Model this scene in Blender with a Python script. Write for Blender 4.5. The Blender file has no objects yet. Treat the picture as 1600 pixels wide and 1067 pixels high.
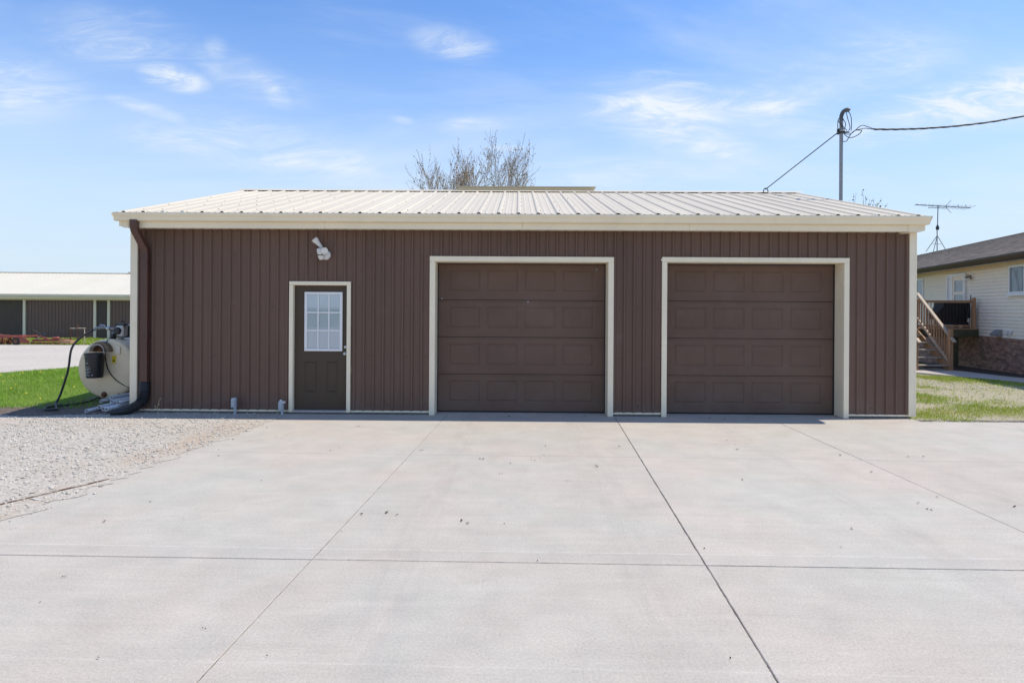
import bpy, bmesh, math, random
import numpy as np
from mathutils import Vector, Matrix
R = random.Random(7)
S = bpy.context.scene
COL = S.collection
rad = math.radians

# ------------------------------------------------------------------ camera, sky, sun, exposure
psi, phi = .0095, .0062
fw = Vector((-math.sin(psi), math.cos(psi), 0)); r0 = Vector((math.cos(psi), math.sin(psi), 0)); u0 = Vector((0, 0, 1))
rt = r0*math.cos(phi) + u0*math.sin(phi); up = u0*math.cos(phi) - r0*math.sin(phi)
cam = bpy.data.cameras.new('camera'); cam_o = bpy.data.objects.new('camera', cam); COL.objects.link(cam_o)
cam.sensor_width = 36; cam.lens = 22.5; cam.shift_y = -53.5/1600
cam.clip_start = .05; cam.clip_end = 3000
cam_o.matrix_world = Matrix(((rt.x, up.x, -fw.x, 0), (rt.y, up.y, -fw.y, 0), (rt.z, up.z, -fw.z, 1.71), (0, 0, 0, 1)))
S.camera = cam_o
S.view_settings.view_transform = 'Standard'; S.view_settings.look = 'None'
S.view_settings.gamma = 1; S.view_settings.use_curve_mapping = False
S.view_settings.exposure = .68

sun_dir = Vector((1.7, .17, 3.13)).normalized()
sun = bpy.data.lights.new('sun', 'SUN'); sun.energy = 3.1; sun.angle = rad(.53); sun.color = (1, .925, .80)
sun_o = bpy.data.objects.new('sun', sun); COL.objects.link(sun_o)
sun_o.rotation_euler = sun_dir.to_track_quat('Z', 'Y').to_euler(); sun_o.location = (20, 2, 40)

class NT:
    """small helper to wire shader nodes"""
    def __init__(s, tree): s.t = tree; s.n = tree.nodes; s.l = tree.links
    def node(s, kind, **kw):
        n = s.n.new(kind)
        for k, v in kw.items():
            if k.startswith('i_'):
                key = k[2:]
                key = int(key) if key.isdigit() else key.replace('_', ' ')
                if hasattr(v, 'is_output'): s.l.new(v, n.inputs[key])
                else: n.inputs[key].default_value = v
            else: setattr(n, k, v)
        return n
    def math(s, op, a, b=None, c=None, clamp=False):
        n = s.n.new('ShaderNodeMath'); n.operation = op; n.use_clamp = clamp
        for i, v in enumerate((a, b, c)):
            if v is None: continue
            if hasattr(v, 'is_output'): s.l.new(v, n.inputs[i])
            else: n.inputs[i].default_value = v
        return n.outputs[0]
    def ramp(s, val, lo, hi, a=0., b=1., smooth=True):
        n = s.n.new('ShaderNodeMapRange'); n.interpolation_type = 'SMOOTHSTEP' if smooth else 'LINEAR'
        s.l.new(val, n.inputs[0])
        for i, v in zip((1, 2, 3, 4), (lo, hi, a, b)): n.inputs[i].default_value = v
        return n.outputs[0]
    def mix(s, fac, a, b, mode='MIX'):
        n = s.n.new('ShaderNodeMix'); n.data_type = 'RGBA'; n.blend_type = mode
        for i, v in ((0, fac), (6, a), (7, b)):
            if hasattr(v, 'is_output'): s.l.new(v, n.inputs[i])
            else: n.inputs[i].default_value = (*v, 1) if isinstance(v, tuple) and len(v) == 3 else v
        return n.outputs[2]
    def noise(s, vec, scale, detail=4, rough=.55, dist=0.):
        n = s.n.new('ShaderNodeTexNoise'); n.inputs['Scale'].default_value = scale; n.inputs['Detail'].default_value = detail
        n.inputs['Roughness'].default_value = rough; n.inputs['Distortion'].default_value = dist
        if vec is not None: s.l.new(vec, n.inputs['Vector'])
        return n.outputs['Fac']
    def stretch(s, vec, scale, rot=(0, 0, 0)):
        n = s.n.new('ShaderNodeMapping'); s.l.new(vec, n.inputs[0]); n.inputs['Scale'].default_value = scale; n.inputs['Rotation'].default_value = rot
        return n.outputs[0]

W = bpy.data.worlds.new('World'); S.world = W; W.use_nodes = True
w = NT(W.node_tree); bg = w.n['Background']
sky = w.node('ShaderNodeTexSky', sky_type='NISHITA', sun_disc=False, sun_elevation=math.asin(sun_dir.z), sun_rotation=math.atan2(sun_dir.x, sun_dir.y), altitude=100, air_density=1.0, dust_density=.1, ozone_density=1.6)
bg.inputs[1].default_value = .102
def clouds():
    tc = w.node('ShaderNodeTexCoord').outputs['Generated']
    sp = w.node('ShaderNodeSeparateXYZ'); w.l.new(tc, sp.inputs[0])
    x, y, z = sp.outputs
    ys = w.math('MAXIMUM', y, .05)
    a = w.math('DIVIDE', x, ys); e = w.math('DIVIDE', z, ys)
    cb = w.node('ShaderNodeCombineXYZ', i_0=a, i_1=e).outputs[0]
    zz = w.math('ADD', w.math('MAXIMUM', z, 0.), .12)
    pl = w.node('ShaderNodeCombineXYZ', i_0=w.math('DIVIDE', x, zz), i_1=w.math('DIVIDE', y, zz)).outputs[0]
    blobs = [(.245, .305, .13, .055, -.15, 1.), (.36, .318, .19, .032, .10, .9), (.305, .262, .075, .04, -.35, .85), (.20, .325, .06, .022, .2, .5),
             (.40, .29, .12, .03, .05, .45), (.52, .36, .15, .06, .3, .35), (.72, .325, .26, .04, .2, .85), (-.545, .358, .055, .020, -.25, .85),
             (-.475, .395, .02, .028, .6, .45), (-.385, .335, .035, .018, -.7, .75), (-.43, .36, .10, .03, -.4, .4), (-.57, .302, .07, .011, -.28, .8),
             (-.46, .262, .20, .035, -.1, .5), (-.105, .41, .06, .024, -.15, .5), (-.072, .285, .055, .014, .1, .6), (-.185, .292, .018, .006, -.1, .5),
             (-.02, .248, .03, .006, 0, .45), (-.64, .42, .12, .05, -.1, .35), (-.30, .225, .18, .03, -.08, .45), (.12, .21, .25, .03, 0, .3), (-.78, .33, .1, .06, -.2, .45)]
    tot = None
    for bx, by, hx, hy, rot, amp in blobs:
        m = w.node('ShaderNodeMapping', vector_type='TEXTURE'); w.l.new(cb, m.inputs[0])
        m.inputs['Location'].default_value = (bx, by, 0); m.inputs['Rotation'].default_value = (0, 0, rot); m.inputs['Scale'].default_value = (hx, hy, 1)
        ln = w.node('ShaderNodeVectorMath', operation='LENGTH'); w.l.new(m.outputs[0], ln.inputs[0])
        v = w.ramp(ln.outputs['Value'], 1.5, 0., 0., amp)
        tot = v if tot is None else w.math('MAXIMUM', tot, v)
    tot = w.math('MULTIPLY', tot, w.ramp(y, .1, .4))
    n1 = w.noise(w.stretch(cb, (4, 17, 1), (0, 0, -.18)), 1.5, 12, .68, 1.6)
    n2 = w.noise(w.stretch(cb, (3, 6, 1), (0, 0, .3)), 1.1, 5, .55, .6)
    tex = w.math('MULTIPLY', w.ramp(n1, .34, .80), w.ramp(n2, .26, .66))
    shaped = w.math('MULTIPLY', tot, w.math('MULTIPLY_ADD', tex, 2.2, .30))
    wide = w.noise(w.stretch(pl, (.5, 1.1, 1), (0, 0, .4)), 1.0, 8, .62, .6)
    thin = w.math('MULTIPLY', w.ramp(wide, .40, .74), .34)
    fac = w.math('ADD', shaped, thin, clamp=True)
    return fac, z
cf, zz_ = clouds()
tint = w.mix(1., sky.outputs[0], (.80, 1.04, 1.34), 'MULTIPLY')
lowband = w.ramp(zz_, .43, .02, 0., .94)
tint = w.mix(lowband, tint, (4.1, 4.9, 5.65))
skyc = w.mix(cf, tint, (5.2, 5.65, 6.1))
w.l.new(skyc, bg.inputs[0])

# ------------------------------------------------------------------ materials
def mat(name, col, rough=.6, metal=0., var=.12, vscale=3., bump=0., bscale=60., spec=.5, rnd=0., streak=None, island=0., dirt=None, trans=0., scuff=None):
    m = bpy.data.materials.new(name); m.use_nodes = True
    t = NT(m.node_tree); b = t.n['Principled BSDF']
    pos = t.node('ShaderNodeNewGeometry').outputs['Position']
    base = None
    n = t.noise(t.stretch(pos, streak) if streak else pos, vscale, 5, .6)
    f = t.ramp(n, .25, .75, 1-var, 1+var, False)
    c = t.mix(1., (*col, 1), f, 'MULTIPLY')
    if rnd:
        o = t.node('ShaderNodeObjectInfo').outputs['Random']
        c = t.mix(1., c, t.ramp(o, 0, 1, 1-rnd, 1+rnd, False), 'MULTIPLY')
    if island:
        o = t.node('ShaderNodeNewGeometry').outputs['Random Per Island']
        c = t.mix(1., c, t.ramp(o, 0, 1, 1-island, 1+island, False), 'MULTIPLY')
    if dirt:
        dn = t.noise(pos, dirt[1], 6, .65)
        c = t.mix(t.ramp(dn, dirt[2], dirt[3], 0, dirt[4] if len(dirt) > 4 else .8), c, (*dirt[0], 1))
    if scuff:
        sp = t.node('ShaderNodeSeparateXYZ'); t.l.new(pos, sp.inputs[0])
        sn = t.noise(t.stretch(pos, (1, 1, .45)), 11., 6, .75); sn2 = t.noise(pos, 1.7, 4, .65)
        c = t.mix(t.math('MULTIPLY', t.ramp(sp.outputs[2], .62, .02), t.ramp(sn2, .36, .66, 0, .42)), c, (*scuff, 1))
        c = t.mix(t.math('MULTIPLY', t.ramp(sp.outputs[2], 1.0, .2), t.ramp(sn, .70, .74, 0, .7)), c, tuple(v*1.7 for v in scuff))
        drip = t.noise(t.stretch(pos, (9, 9, .5)), 2.2, 5, .7)
        c = t.mix(t.ramp(drip, .60, .78, 0, .22), c, tuple(v*.55 for v in scuff))
    t.l.new(c, b.inputs['Base Color'])
    b.inputs['Roughness'].default_value = rough; b.inputs['Metallic'].default_value = metal
    b.inputs['Specular IOR Level'].default_value = spec
    if trans: b.inputs['Subsurface Weight'].default_value = 0.
    if bump:
        bn = t.noise(pos, bscale, 4, .6)
        bp = t.node('ShaderNodeBump', i_Strength=bump, i_Distance=.01, i_Height=bn)
        t.l.new(bp.outputs[0], b.inputs['Normal'])
    return m

M = {}
M['brown_siding'] = mat('brown_siding_paint', (.150, .092, .067), .6, var=.10, vscale=1.5, streak=(1, 1, .25), bump=.05, bscale=25, rnd=.09, spec=.22, scuff=(.20, .15, .12), dirt=((.19, .125, .097), 3., .55, .85, .6))
M['brown_door'] = mat('brown_garage_door_paint', (.142, .088, .063), .6, var=.14, vscale=1.3, bump=.05, bscale=90, spec=.25, scuff=(.17, .135, .11), dirt=((.185, .13, .10), 2.2, .5, .85, .5))
M['service_door'] = mat('dark_olive_brown_door_paint', (.062, .040, .022), .6, var=.12, vscale=3, bump=.04)
M['cream'] = mat('cream_trim_paint', (.86, .75, .55), .45, var=.06, vscale=2.5, bump=.02, dirt=((.55, .45, .32), 2.5, .62, .86, .4))
M['roof'] = mat('cream_steel_roof', (.56, .50, .395), .55, var=.07, vscale=.9, bump=.03, bscale=12, rnd=.03, streak=(1, .15, 1), dirt=((.42, .38, .32), 1.6, .56, .85, .5))
M['downspout'] = mat('dark_brown_downspout_paint', (.085, .036, .024), .4, var=.2, vscale=4)
M['black_plastic'] = mat('black_plastic', (.018, .019, .021), .45, var=.2, vscale=8)
M['rubber'] = mat('black_rubber', (.016, .016, .018), .55, var=.2, vscale=9)
M['dark'] = mat('dark_interior', (.012, .011, .01), .9)
M['foundation'] = mat('grey_foundation_concrete', (.20, .19, .175), .9, var=.3, vscale=9, bump=.3)
M['white_paint'] = mat('white_paint', (.76, .76, .75), .4, var=.05, vscale=6)
M['lamp_white'] = mat('weathered_white_plastic', (.70, .68, .63), .4, var=.1, vscale=20)
M['galv'] = mat('galvanised_steel', (.27, .28, .29), .5, .3, var=.18, vscale=14, spec=.5)
M['grey_box'] = mat('grey_outlet_enclosure', (.40, .44, .47), .5, var=.12, vscale=18)
M['tank'] = mat('aged_cream_tank_paint', (.85, .68, .44), .42, var=.12, vscale=3, bump=.03, dirt=((.35, .20, .10), 3.2, .60, .86, .55))
M['rust'] = mat('rusted_steel', (.16, .065, .03), .85, var=.4, vscale=18, bump=.3)
M['old_rust'] = mat('dark_old_rust', (.10, .055, .035), .95, var=.5, vscale=9, dirt=((.40, .35, .29), 5., .48, .6, .9))
M['old_grey'] = mat('dark_weathered_grey', (.10, .10, .105), .6, var=.3, vscale=15)
M['old_brown'] = mat('faded_brown_paint', (.20, .145, .09), .7, var=.3, vscale=12)
M['yellow'] = mat('yellow_sticker', (.75, .58, .03), .5)
M['pvc'] = mat('white_pvc', (.70, .71, .72), .35, var=.08, vscale=6, dirt=((.42, .38, .33), 7., .58, .82, .6))
M['chrome'] = mat('dull_metal', (.5, .5, .5), .35, .8, var=.15, vscale=20)
M['cable'] = mat('weathered_cable', (.045, .047, .052), .6, var=.3, vscale=20)
M['bark'] = mat('grey_brown_bark', (.36, .28, .21), .9, var=.35, vscale=10)
M['bud'] = mat('brown_green_buds', (.34, .24, .11), .8, var=.3, vscale=2., island=.5)
M['young_leaf'] = mat('young_green_leaves', (.14, .17, .045), .7, var=.3, vscale=2, island=.4)
M['vinyl'] = mat('cream_vinyl_siding', (.88, .80, .66), .7, var=.05, vscale=1.5)
M['brown_fascia'] = mat('dark_brown_fascia', (.045, .025, .020), .45, var=.15)
M['soffit'] = mat('tan_soffit', (.72, .60, .42), .6, var=.05)
M['brick'] = mat('red_brown_brick', (.35, .21, .155), .9, var=.25, vscale=8, bump=.3, island=.38)
M['mortar'] = mat('grey_mortar', (.33, .28, .25), .95, var=.2, vscale=20)
M['deck_wood'] = mat('weathered_cedar', (.42, .24, .13), .75, var=.22, vscale=4, streak=(4, 4, 1), rnd=.15)
M['rail_top'] = mat('sun_bleached_rail_wood', (.50, .40, .30), .75, var=.18, vscale=5, rnd=.1)
M['treated'] = mat('greenish_treated_lumber', (.085, .082, .045), .85, var=.25, vscale=5)
M['tread'] = mat('worn_grey_tread_wood', (.36, .31, .25), .8, var=.2, vscale=6, rnd=.12)
M['grill_cover'] = mat('black_grill_cover_fabric', (.012, .012, .013), .75, var=.3, vscale=5, bump=.2, bscale=12)
M['red_paint'] = mat('faded_red_farm_paint', (.25, .060, .042), .6, var=.3, vscale=3, dirt=((.22, .12, .07), 4., .5, .75, .7))
M['barn_brown'] = mat('barn_brown_steel', (.165, .098, .074), .5, var=.12, vscale=.6, rnd=.05)
M['barn_dark'] = mat('barn_dark_door', (.080, .056, .042), .6, var=.15, vscale=.8)
M['barn_roof'] = mat('pale_cream_barn_roof', (.60, .555, .45), .45, var=.04, vscale=.4)
M['stone'] = mat('crushed_limestone', (.47, .44, .395), .95, var=.15, vscale=5, island=.28)
M['walk'] = mat('walk_concrete', (.42, .37, .33), .9, var=.12, vscale=4, bump=.1, rnd=.05)
M['mulch'] = mat('dark_mulch', (.055, .038, .030), 1., var=.5, vscale=14, bump=.8, bscale=25)
M['soil'] = mat('dark_brown_soil', (.115, .085, .065), 1., var=.4, vscale=9, bump=.8, bscale=35, dirt=((.25, .23, .21), 22., .5, .7, .7))  # dark brown soil flecked with paler grey grit
M['joint_dirt'] = mat('joint_dirt', (.11, .095, .08), 1., var=.4, vscale=9, bump=.5, bscale=60, dirt=((.30, .275, .25), 4.5, .46, .62, .9))
M['leaf_dead'] = mat('dead_leaf', (.07, .05, .035), .9, var=.3, vscale=30, island=.5)
M['dandelion'] = mat('dandelion_yellow', (.75, .55, .02), .7)
M['straw'] = mat('dry_weed', (.42, .34, .19), .8)
M['print'] = mat('pale_print', (.55, .60, .66), .6)
M['blind'] = mat('white_blind', (.66, .66, .63), .5, var=.03)
M['aluminium'] = mat('aluminium_threshold', (.45, .45, .45), .4, .7)

def glass(name, col, rough=.04):
    m = bpy.data.materials.new(name); m.use_nodes = True
    b = m.node_tree.nodes['Principled BSDF']
    b.inputs['Base Color'].default_value = (*col, 1); b.inputs['Roughness'].default_value = rough; b.inputs['Specular IOR Level'].default_value = .6
    return m
M['house_glass'] = glass('dark_house_glass', (.09, .15, .20))
def clear_glass():
    m = bpy.data.materials.new('clear_door_glass'); m.use_nodes = True
    t = NT(m.node_tree); out = t.n['Material Output']
    tr = t.node('ShaderNodeBsdfTransparent', i_Color=(.95, .98, 1, 1)); gl = t.node('ShaderNodeBsdfGlossy', i_Roughness=.03)
    mx = t.node('ShaderNodeMixShader', i_0=.10); t.l.new(tr.outputs[0], mx.inputs[1]); t.l.new(gl.outputs[0], mx.inputs[2])
    t.l.new(mx.outputs[0], out.inputs[0]); return m
M['clear_glass'] = clear_glass()

def concrete():
    m = bpy.data.materials.new('broom_finished_concrete'); m.use_nodes = True
    t = NT(m.node_tree); b = t.n['Principled BSDF']
    pos = t.node('ShaderNodeNewGeometry').outputs['Position']
    rn = t.node('ShaderNodeObjectInfo').outputs['Random']
    big = t.noise(pos, .55, 5, .6, .5); mid = t.noise(pos, 2.4, 6, .65, .3); fine = t.noise(pos, 65, 4, .75); grit = t.noise(pos, 260, 2, .7)
    sweep = t.noise(t.stretch(pos, (.7, 7, 1), (0, 0, .04)), 2., 6, .65, .3)
    c = t.mix(t.ramp(big, .36, .66), (.434, .388, .340), (.412, .394, .350))
    c = t.mix(t.ramp(t.noise(pos, .9, 4, .6, .8), .52, .74, 0, .5), c, (.442, .388, .342))
    c = t.mix(1., c, t.ramp(mid, .3, .7, .92, 1.075, False), 'MULTIPLY')
    c = t.mix(1., c, t.ramp(sweep, .2, .8, .94, 1.06, False), 'MULTIPLY')
    c = t.mix(1., c, t.ramp(fine, .36, .64, .89, 1.11, False), 'MULTIPLY')
    c = t.mix(1., c, t.ramp(grit, .34, .66, .87, 1.12, False), 'MULTIPLY')
    c = t.mix(1., c, t.ramp(rn, 0, 1, .97, 1.03, False), 'MULTIPLY')
    vor = t.node('ShaderNodeTexVoronoi', i_Scale=5.5); t.l.new(pos, vor.inputs['Vector'])
    spots = t.math('MULTIPLY', t.ramp(vor.outputs['Distance'], .07, .03), t.ramp(t.noise(pos, 3.3, 2), .55, .66))
    c = t.mix(t.math('MULTIPLY', spots, .6), c, (.17, .155, .145))
    # chalky tooled lines left by the finisher either side of the cross joints
    sp = t.node('ShaderNodeSeparateXYZ'); t.l.new(pos, sp.inputs[0])
    yy = t.math('ADD', sp.outputs[1], t.math('MULTIPLY', sp.outputs[0], .0155))
    wob = t.math('MULTIPLY_ADD', t.noise(pos, 1.5, 3), .03, -.015)
    yy = t.math('ADD', yy, wob)
    for yl, wd, amt in ((4.485, .012, .34), (3.04, .011, .16)):
        d = t.math('ABSOLUTE', t.math('SUBTRACT', yy, yl))
        brk = t.ramp(t.noise(t.stretch(pos, (3, 1, 1)), 2.2, 4, .7), .34, .6, .15, 1)
        c = t.mix(t.math('MULTIPLY', t.ramp(d, wd, wd*.3, 0, amt), brk), c, (.62, .60, .57))
    d = t.math('SUBTRACT', yy, 4.33)
    inband = t.math('MULTIPLY', t.ramp(d, 0, .02), t.ramp(d, .16, .14))
    c = t.mix(t.math('MULTIPLY', inband, .12), c, (.30, .28, .27))
    # faint tyre darkening on the way into the two doors
    for xc in (-.72, .86, 2.95, 4.5):
        d = t.math('ABSOLUTE', t.math('SUBTRACT', t.math('ADD', sp.outputs[0], t.math('MULTIPLY', t.noise(t.stretch(pos, (.2, .35, 1)), 1., 2), .5)), xc+.25))
        c = t.mix(t.math('MULTIPLY', t.ramp(d, .2, .08), t.ramp(t.noise(t.stretch(pos, (4, .5, 1)), 2.4, 5, .7), .38, .62, 0, .17)), c, (.27, .25, .23))
    vc = t.node('ShaderNodeTexVoronoi', i_Scale=.42, feature='DISTANCE_TO_EDGE'); wv = t.node('ShaderNodeVectorMath', operation='ADD'); t.l.new(pos, wv.inputs[0])
    cn = t.node('ShaderNodeTexNoise', i_Scale=2.2, i_Detail=6.); t.l.new(pos, cn.inputs['Vector']); t.l.new(cn.outputs['Color'], wv.inputs[1]); t.l.new(wv.outputs[0], vc.inputs['Vector'])
    c = t.mix(t.math('MULTIPLY', t.ramp(vc.outputs['Distance'], .0028, .0008), t.ramp(t.noise(pos, .45, 2), .56, .62, 0, .45)), c, (.2, .185, .17))
    scr = t.noise(t.stretch(pos, (9, .6, 1), (0, 0, .9)), 2.2, 3, .5, 2.2)
    c = t.mix(t.math('MULTIPLY', t.ramp(t.math('ABSOLUTE', t.math('SUBTRACT', scr, .5)), .008, .002), t.ramp(t.noise(pos, 1.1, 2), .56, .7, 0, .35)), c, (.6, .58, .56))
    t.l.new(c, b.inputs['Base Color']); b.inputs['Roughness'].default_value = .82; b.inputs['Specular IOR Level'].default_value = .35
    h = t.math('ADD', t.math('MULTIPLY', fine, .6), t.math('MULTIPLY', grit, .4))
    bp = t.node('ShaderNodeBump', i_Strength=.28, i_Distance=.006, i_Height=h); t.l.new(bp.outputs[0], b.inputs['Normal'])
    return m
M['concrete'] = concrete()
def gravel(name, tones, spread=1.):
    m = bpy.data.materials.new(name); m.use_nodes = True
    t = NT(m.node_tree); b = t.n['Principled BSDF']
    pos = t.node('ShaderNodeNewGeometry').outputs['Position']
    big = t.noise(pos, .7*spread, 5, .6, .6); patch = t.noise(pos, 2.1*spread, 6, .7, .4)
    v = t.node('ShaderNodeTexVoronoi', i_Scale=48.); t.l.new(pos, v.inputs['Vector'])
    v2 = t.node('ShaderNodeTexVoronoi', i_Scale=110.); t.l.new(pos, v2.inputs['Vector'])
    cell = t.node('ShaderNodeSeparateColor'); t.l.new(v.outputs['Color'], cell.inputs[0])
    cell2 = t.node('ShaderNodeSeparateColor'); t.l.new(v2.outputs['Color'], cell2.inputs[0])
    c = t.mix(t.ramp(big, .35, .68), (*tones[0], 1), (*tones[1], 1))
    c = t.mix(t.ramp(patch, .5, .76, 0, .75), c, (*tones[2], 1))
    c = t.mix(1., c, t.ramp(cell.outputs[0], 0, 1, .80, 1.18, False), 'MULTIPLY')
    c = t.mix(1., c, t.ramp(cell2.outputs[0], 0, 1, .76, 1.2, False), 'MULTIPLY')
    if name == 'limestone_gravel':
        sp = t.node('ShaderNodeSeparateXYZ'); t.l.new(pos, sp.inputs[0])
        ed = t.math('ADD', sp.outputs[0], t.math('MULTIPLY_ADD', sp.outputs[1], -.088, 4.55))
        band = t.math('MULTIPLY', t.ramp(t.math('ABSOLUTE', t.math('SUBTRACT', ed, -.22)), .42, .05), t.ramp(t.noise(pos, 1.3, 5, .7), .42, .62, 0, .75))
        c = t.mix(band, c, (.41, .325, .25))
    t.l.new(c, b.inputs['Base Color']); b.inputs['Roughness'].default_value = .95; b.inputs['Specular IOR Level'].default_value = .2
    hh = t.math('ADD', t.math('MULTIPLY', v.outputs['Distance'], -1.), t.math('MULTIPLY', v2.outputs['Distance'], -.5))
    bp = t.node('ShaderNodeBump', i_Strength=.5, i_Distance=.012, i_Height=hh); t.l.new(bp.outputs[0], b.inputs['Normal'])
    return m
M['gravel'] = gravel('limestone_gravel', ((.45, .42, .375), (.43, .385, .33), (.44, .365, .29)))
M['gravel_far'] = gravel('pale_drive_gravel', ((.50, .455, .40), (.46, .42, .37), (.42, .365, .31)), .4)
def ground_mat(name, a, bcol, ccol, s=.6):
    m = bpy.data.materials.new(name); m.use_nodes = True
    t = NT(m.node_tree); b = t.n['Principled BSDF']
    pos = t.node('ShaderNodeNewGeometry').outputs['Position']
    c = t.mix(t.ramp(t.noise(pos, s, 6, .65, .5), .4, .66), (*a, 1), (*bcol, 1))
    c = t.mix(t.ramp(t.noise(pos, s*5, 6, .7), .48, .74, 0, .8), c, (*ccol, 1))
    c = t.mix(1., c, t.ramp(t.noise(pos, 45, 3, .7), .2, .8, .65, 1.35, False), 'MULTIPLY')
    t.l.new(c, b.inputs['Base Color']); b.inputs['Roughness'].default_value = 1.; b.inputs['Specular IOR Level'].default_value = .1
    bp = t.node('ShaderNodeBump', i_Strength=.6, i_Distance=.03, i_Height=t.noise(pos, 30, 4, .7)); t.l.new(bp.outputs[0], b.inputs['Normal'])
    return m
M['field'] = ground_mat('meadow_ground', (.085, .125, .03), (.12, .14, .05), (.16, .14, .075), .2)
M['lawn_soil'] = ground_mat('lawn_ground', (.11, .19, .03), (.14, .21, .04), (.17, .18, .06), .8)
M['yard'] = ground_mat('thin_lawn_gravel_ground', (.36, .325, .235), (.30, .285, .165), (.42, .38, .31), .6)
def blade_mat(name, a, bcol, ccol):
    m = bpy.data.materials.new(name); m.use_nodes = True
    t = NT(m.node_tree); b = t.n['Principled BSDF']; out = t.n['Material Output']
    g = t.node('ShaderNodeNewGeometry'); pos = g.outputs['Position']
    c = t.mix(t.ramp(t.noise(pos, .9, 4, .6, .4), .35, .68), (*a, 1), (*bcol, 1))
    c = t.mix(t.ramp(g.outputs['Random Per Island'], .72, 1., 0, .85), c, (*ccol, 1))
    t.l.new(c, b.inputs['Base Color']); b.inputs['Roughness'].default_value = .6; b.inputs['Specular IOR Level'].default_value = .25
    tl = t.node('ShaderNodeBsdfTranslucent'); t.l.new(c, tl.inputs[0])
    mx = t.node('ShaderNodeMixShader', i_0=.35); t.l.new(b.outputs[0], mx.inputs[1]); t.l.new(tl.outputs[0], mx.inputs[2]); t.l.new(mx.outputs[0], out.inputs[0])
    return m
M['grass'] = blade_mat('grass_blades', (.19, .36, .03), (.27, .42, .05), (.38, .40, .12))
M['grass_dry'] = blade_mat('thin_spring_grass_blades', (.27, .40, .03), (.38, .42, .07), (.56, .52, .27))
def shingle():
    m = bpy.data.materials.new('grey_brown_shingle'); m.use_nodes = True
    t = NT(m.node_tree); b = t.n['Principled BSDF']
    uv = t.node('ShaderNodeUVMap').outputs[0]
    br = t.node('ShaderNodeTexBrick', i_Scale=1., i_Mortar_Size=.004, i_Brick_Width=.32, i_Row_Height=.145, i_Bias=-.1)
    br.inputs['Color1'].default_value = (.13, .11, .095, 1); br.inputs['Color2'].default_value = (.31, .265, .225, 1); br.inputs['Mortar'].default_value = (.08, .068, .06, 1)
    t.l.new(uv, br.inputs['Vector'])
    pos = t.node('ShaderNodeNewGeometry').outputs['Position']
    c = t.mix(1., br.outputs[0], t.ramp(t.noise(pos, 7, 5, .7), .25, .75, .7, 1.3, False), 'MULTIPLY')
    t.l.new(c, b.inputs['Base Color']); b.inputs['Roughness'].default_value = .95
    return m
M['shingle'] = shingle()

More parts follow.
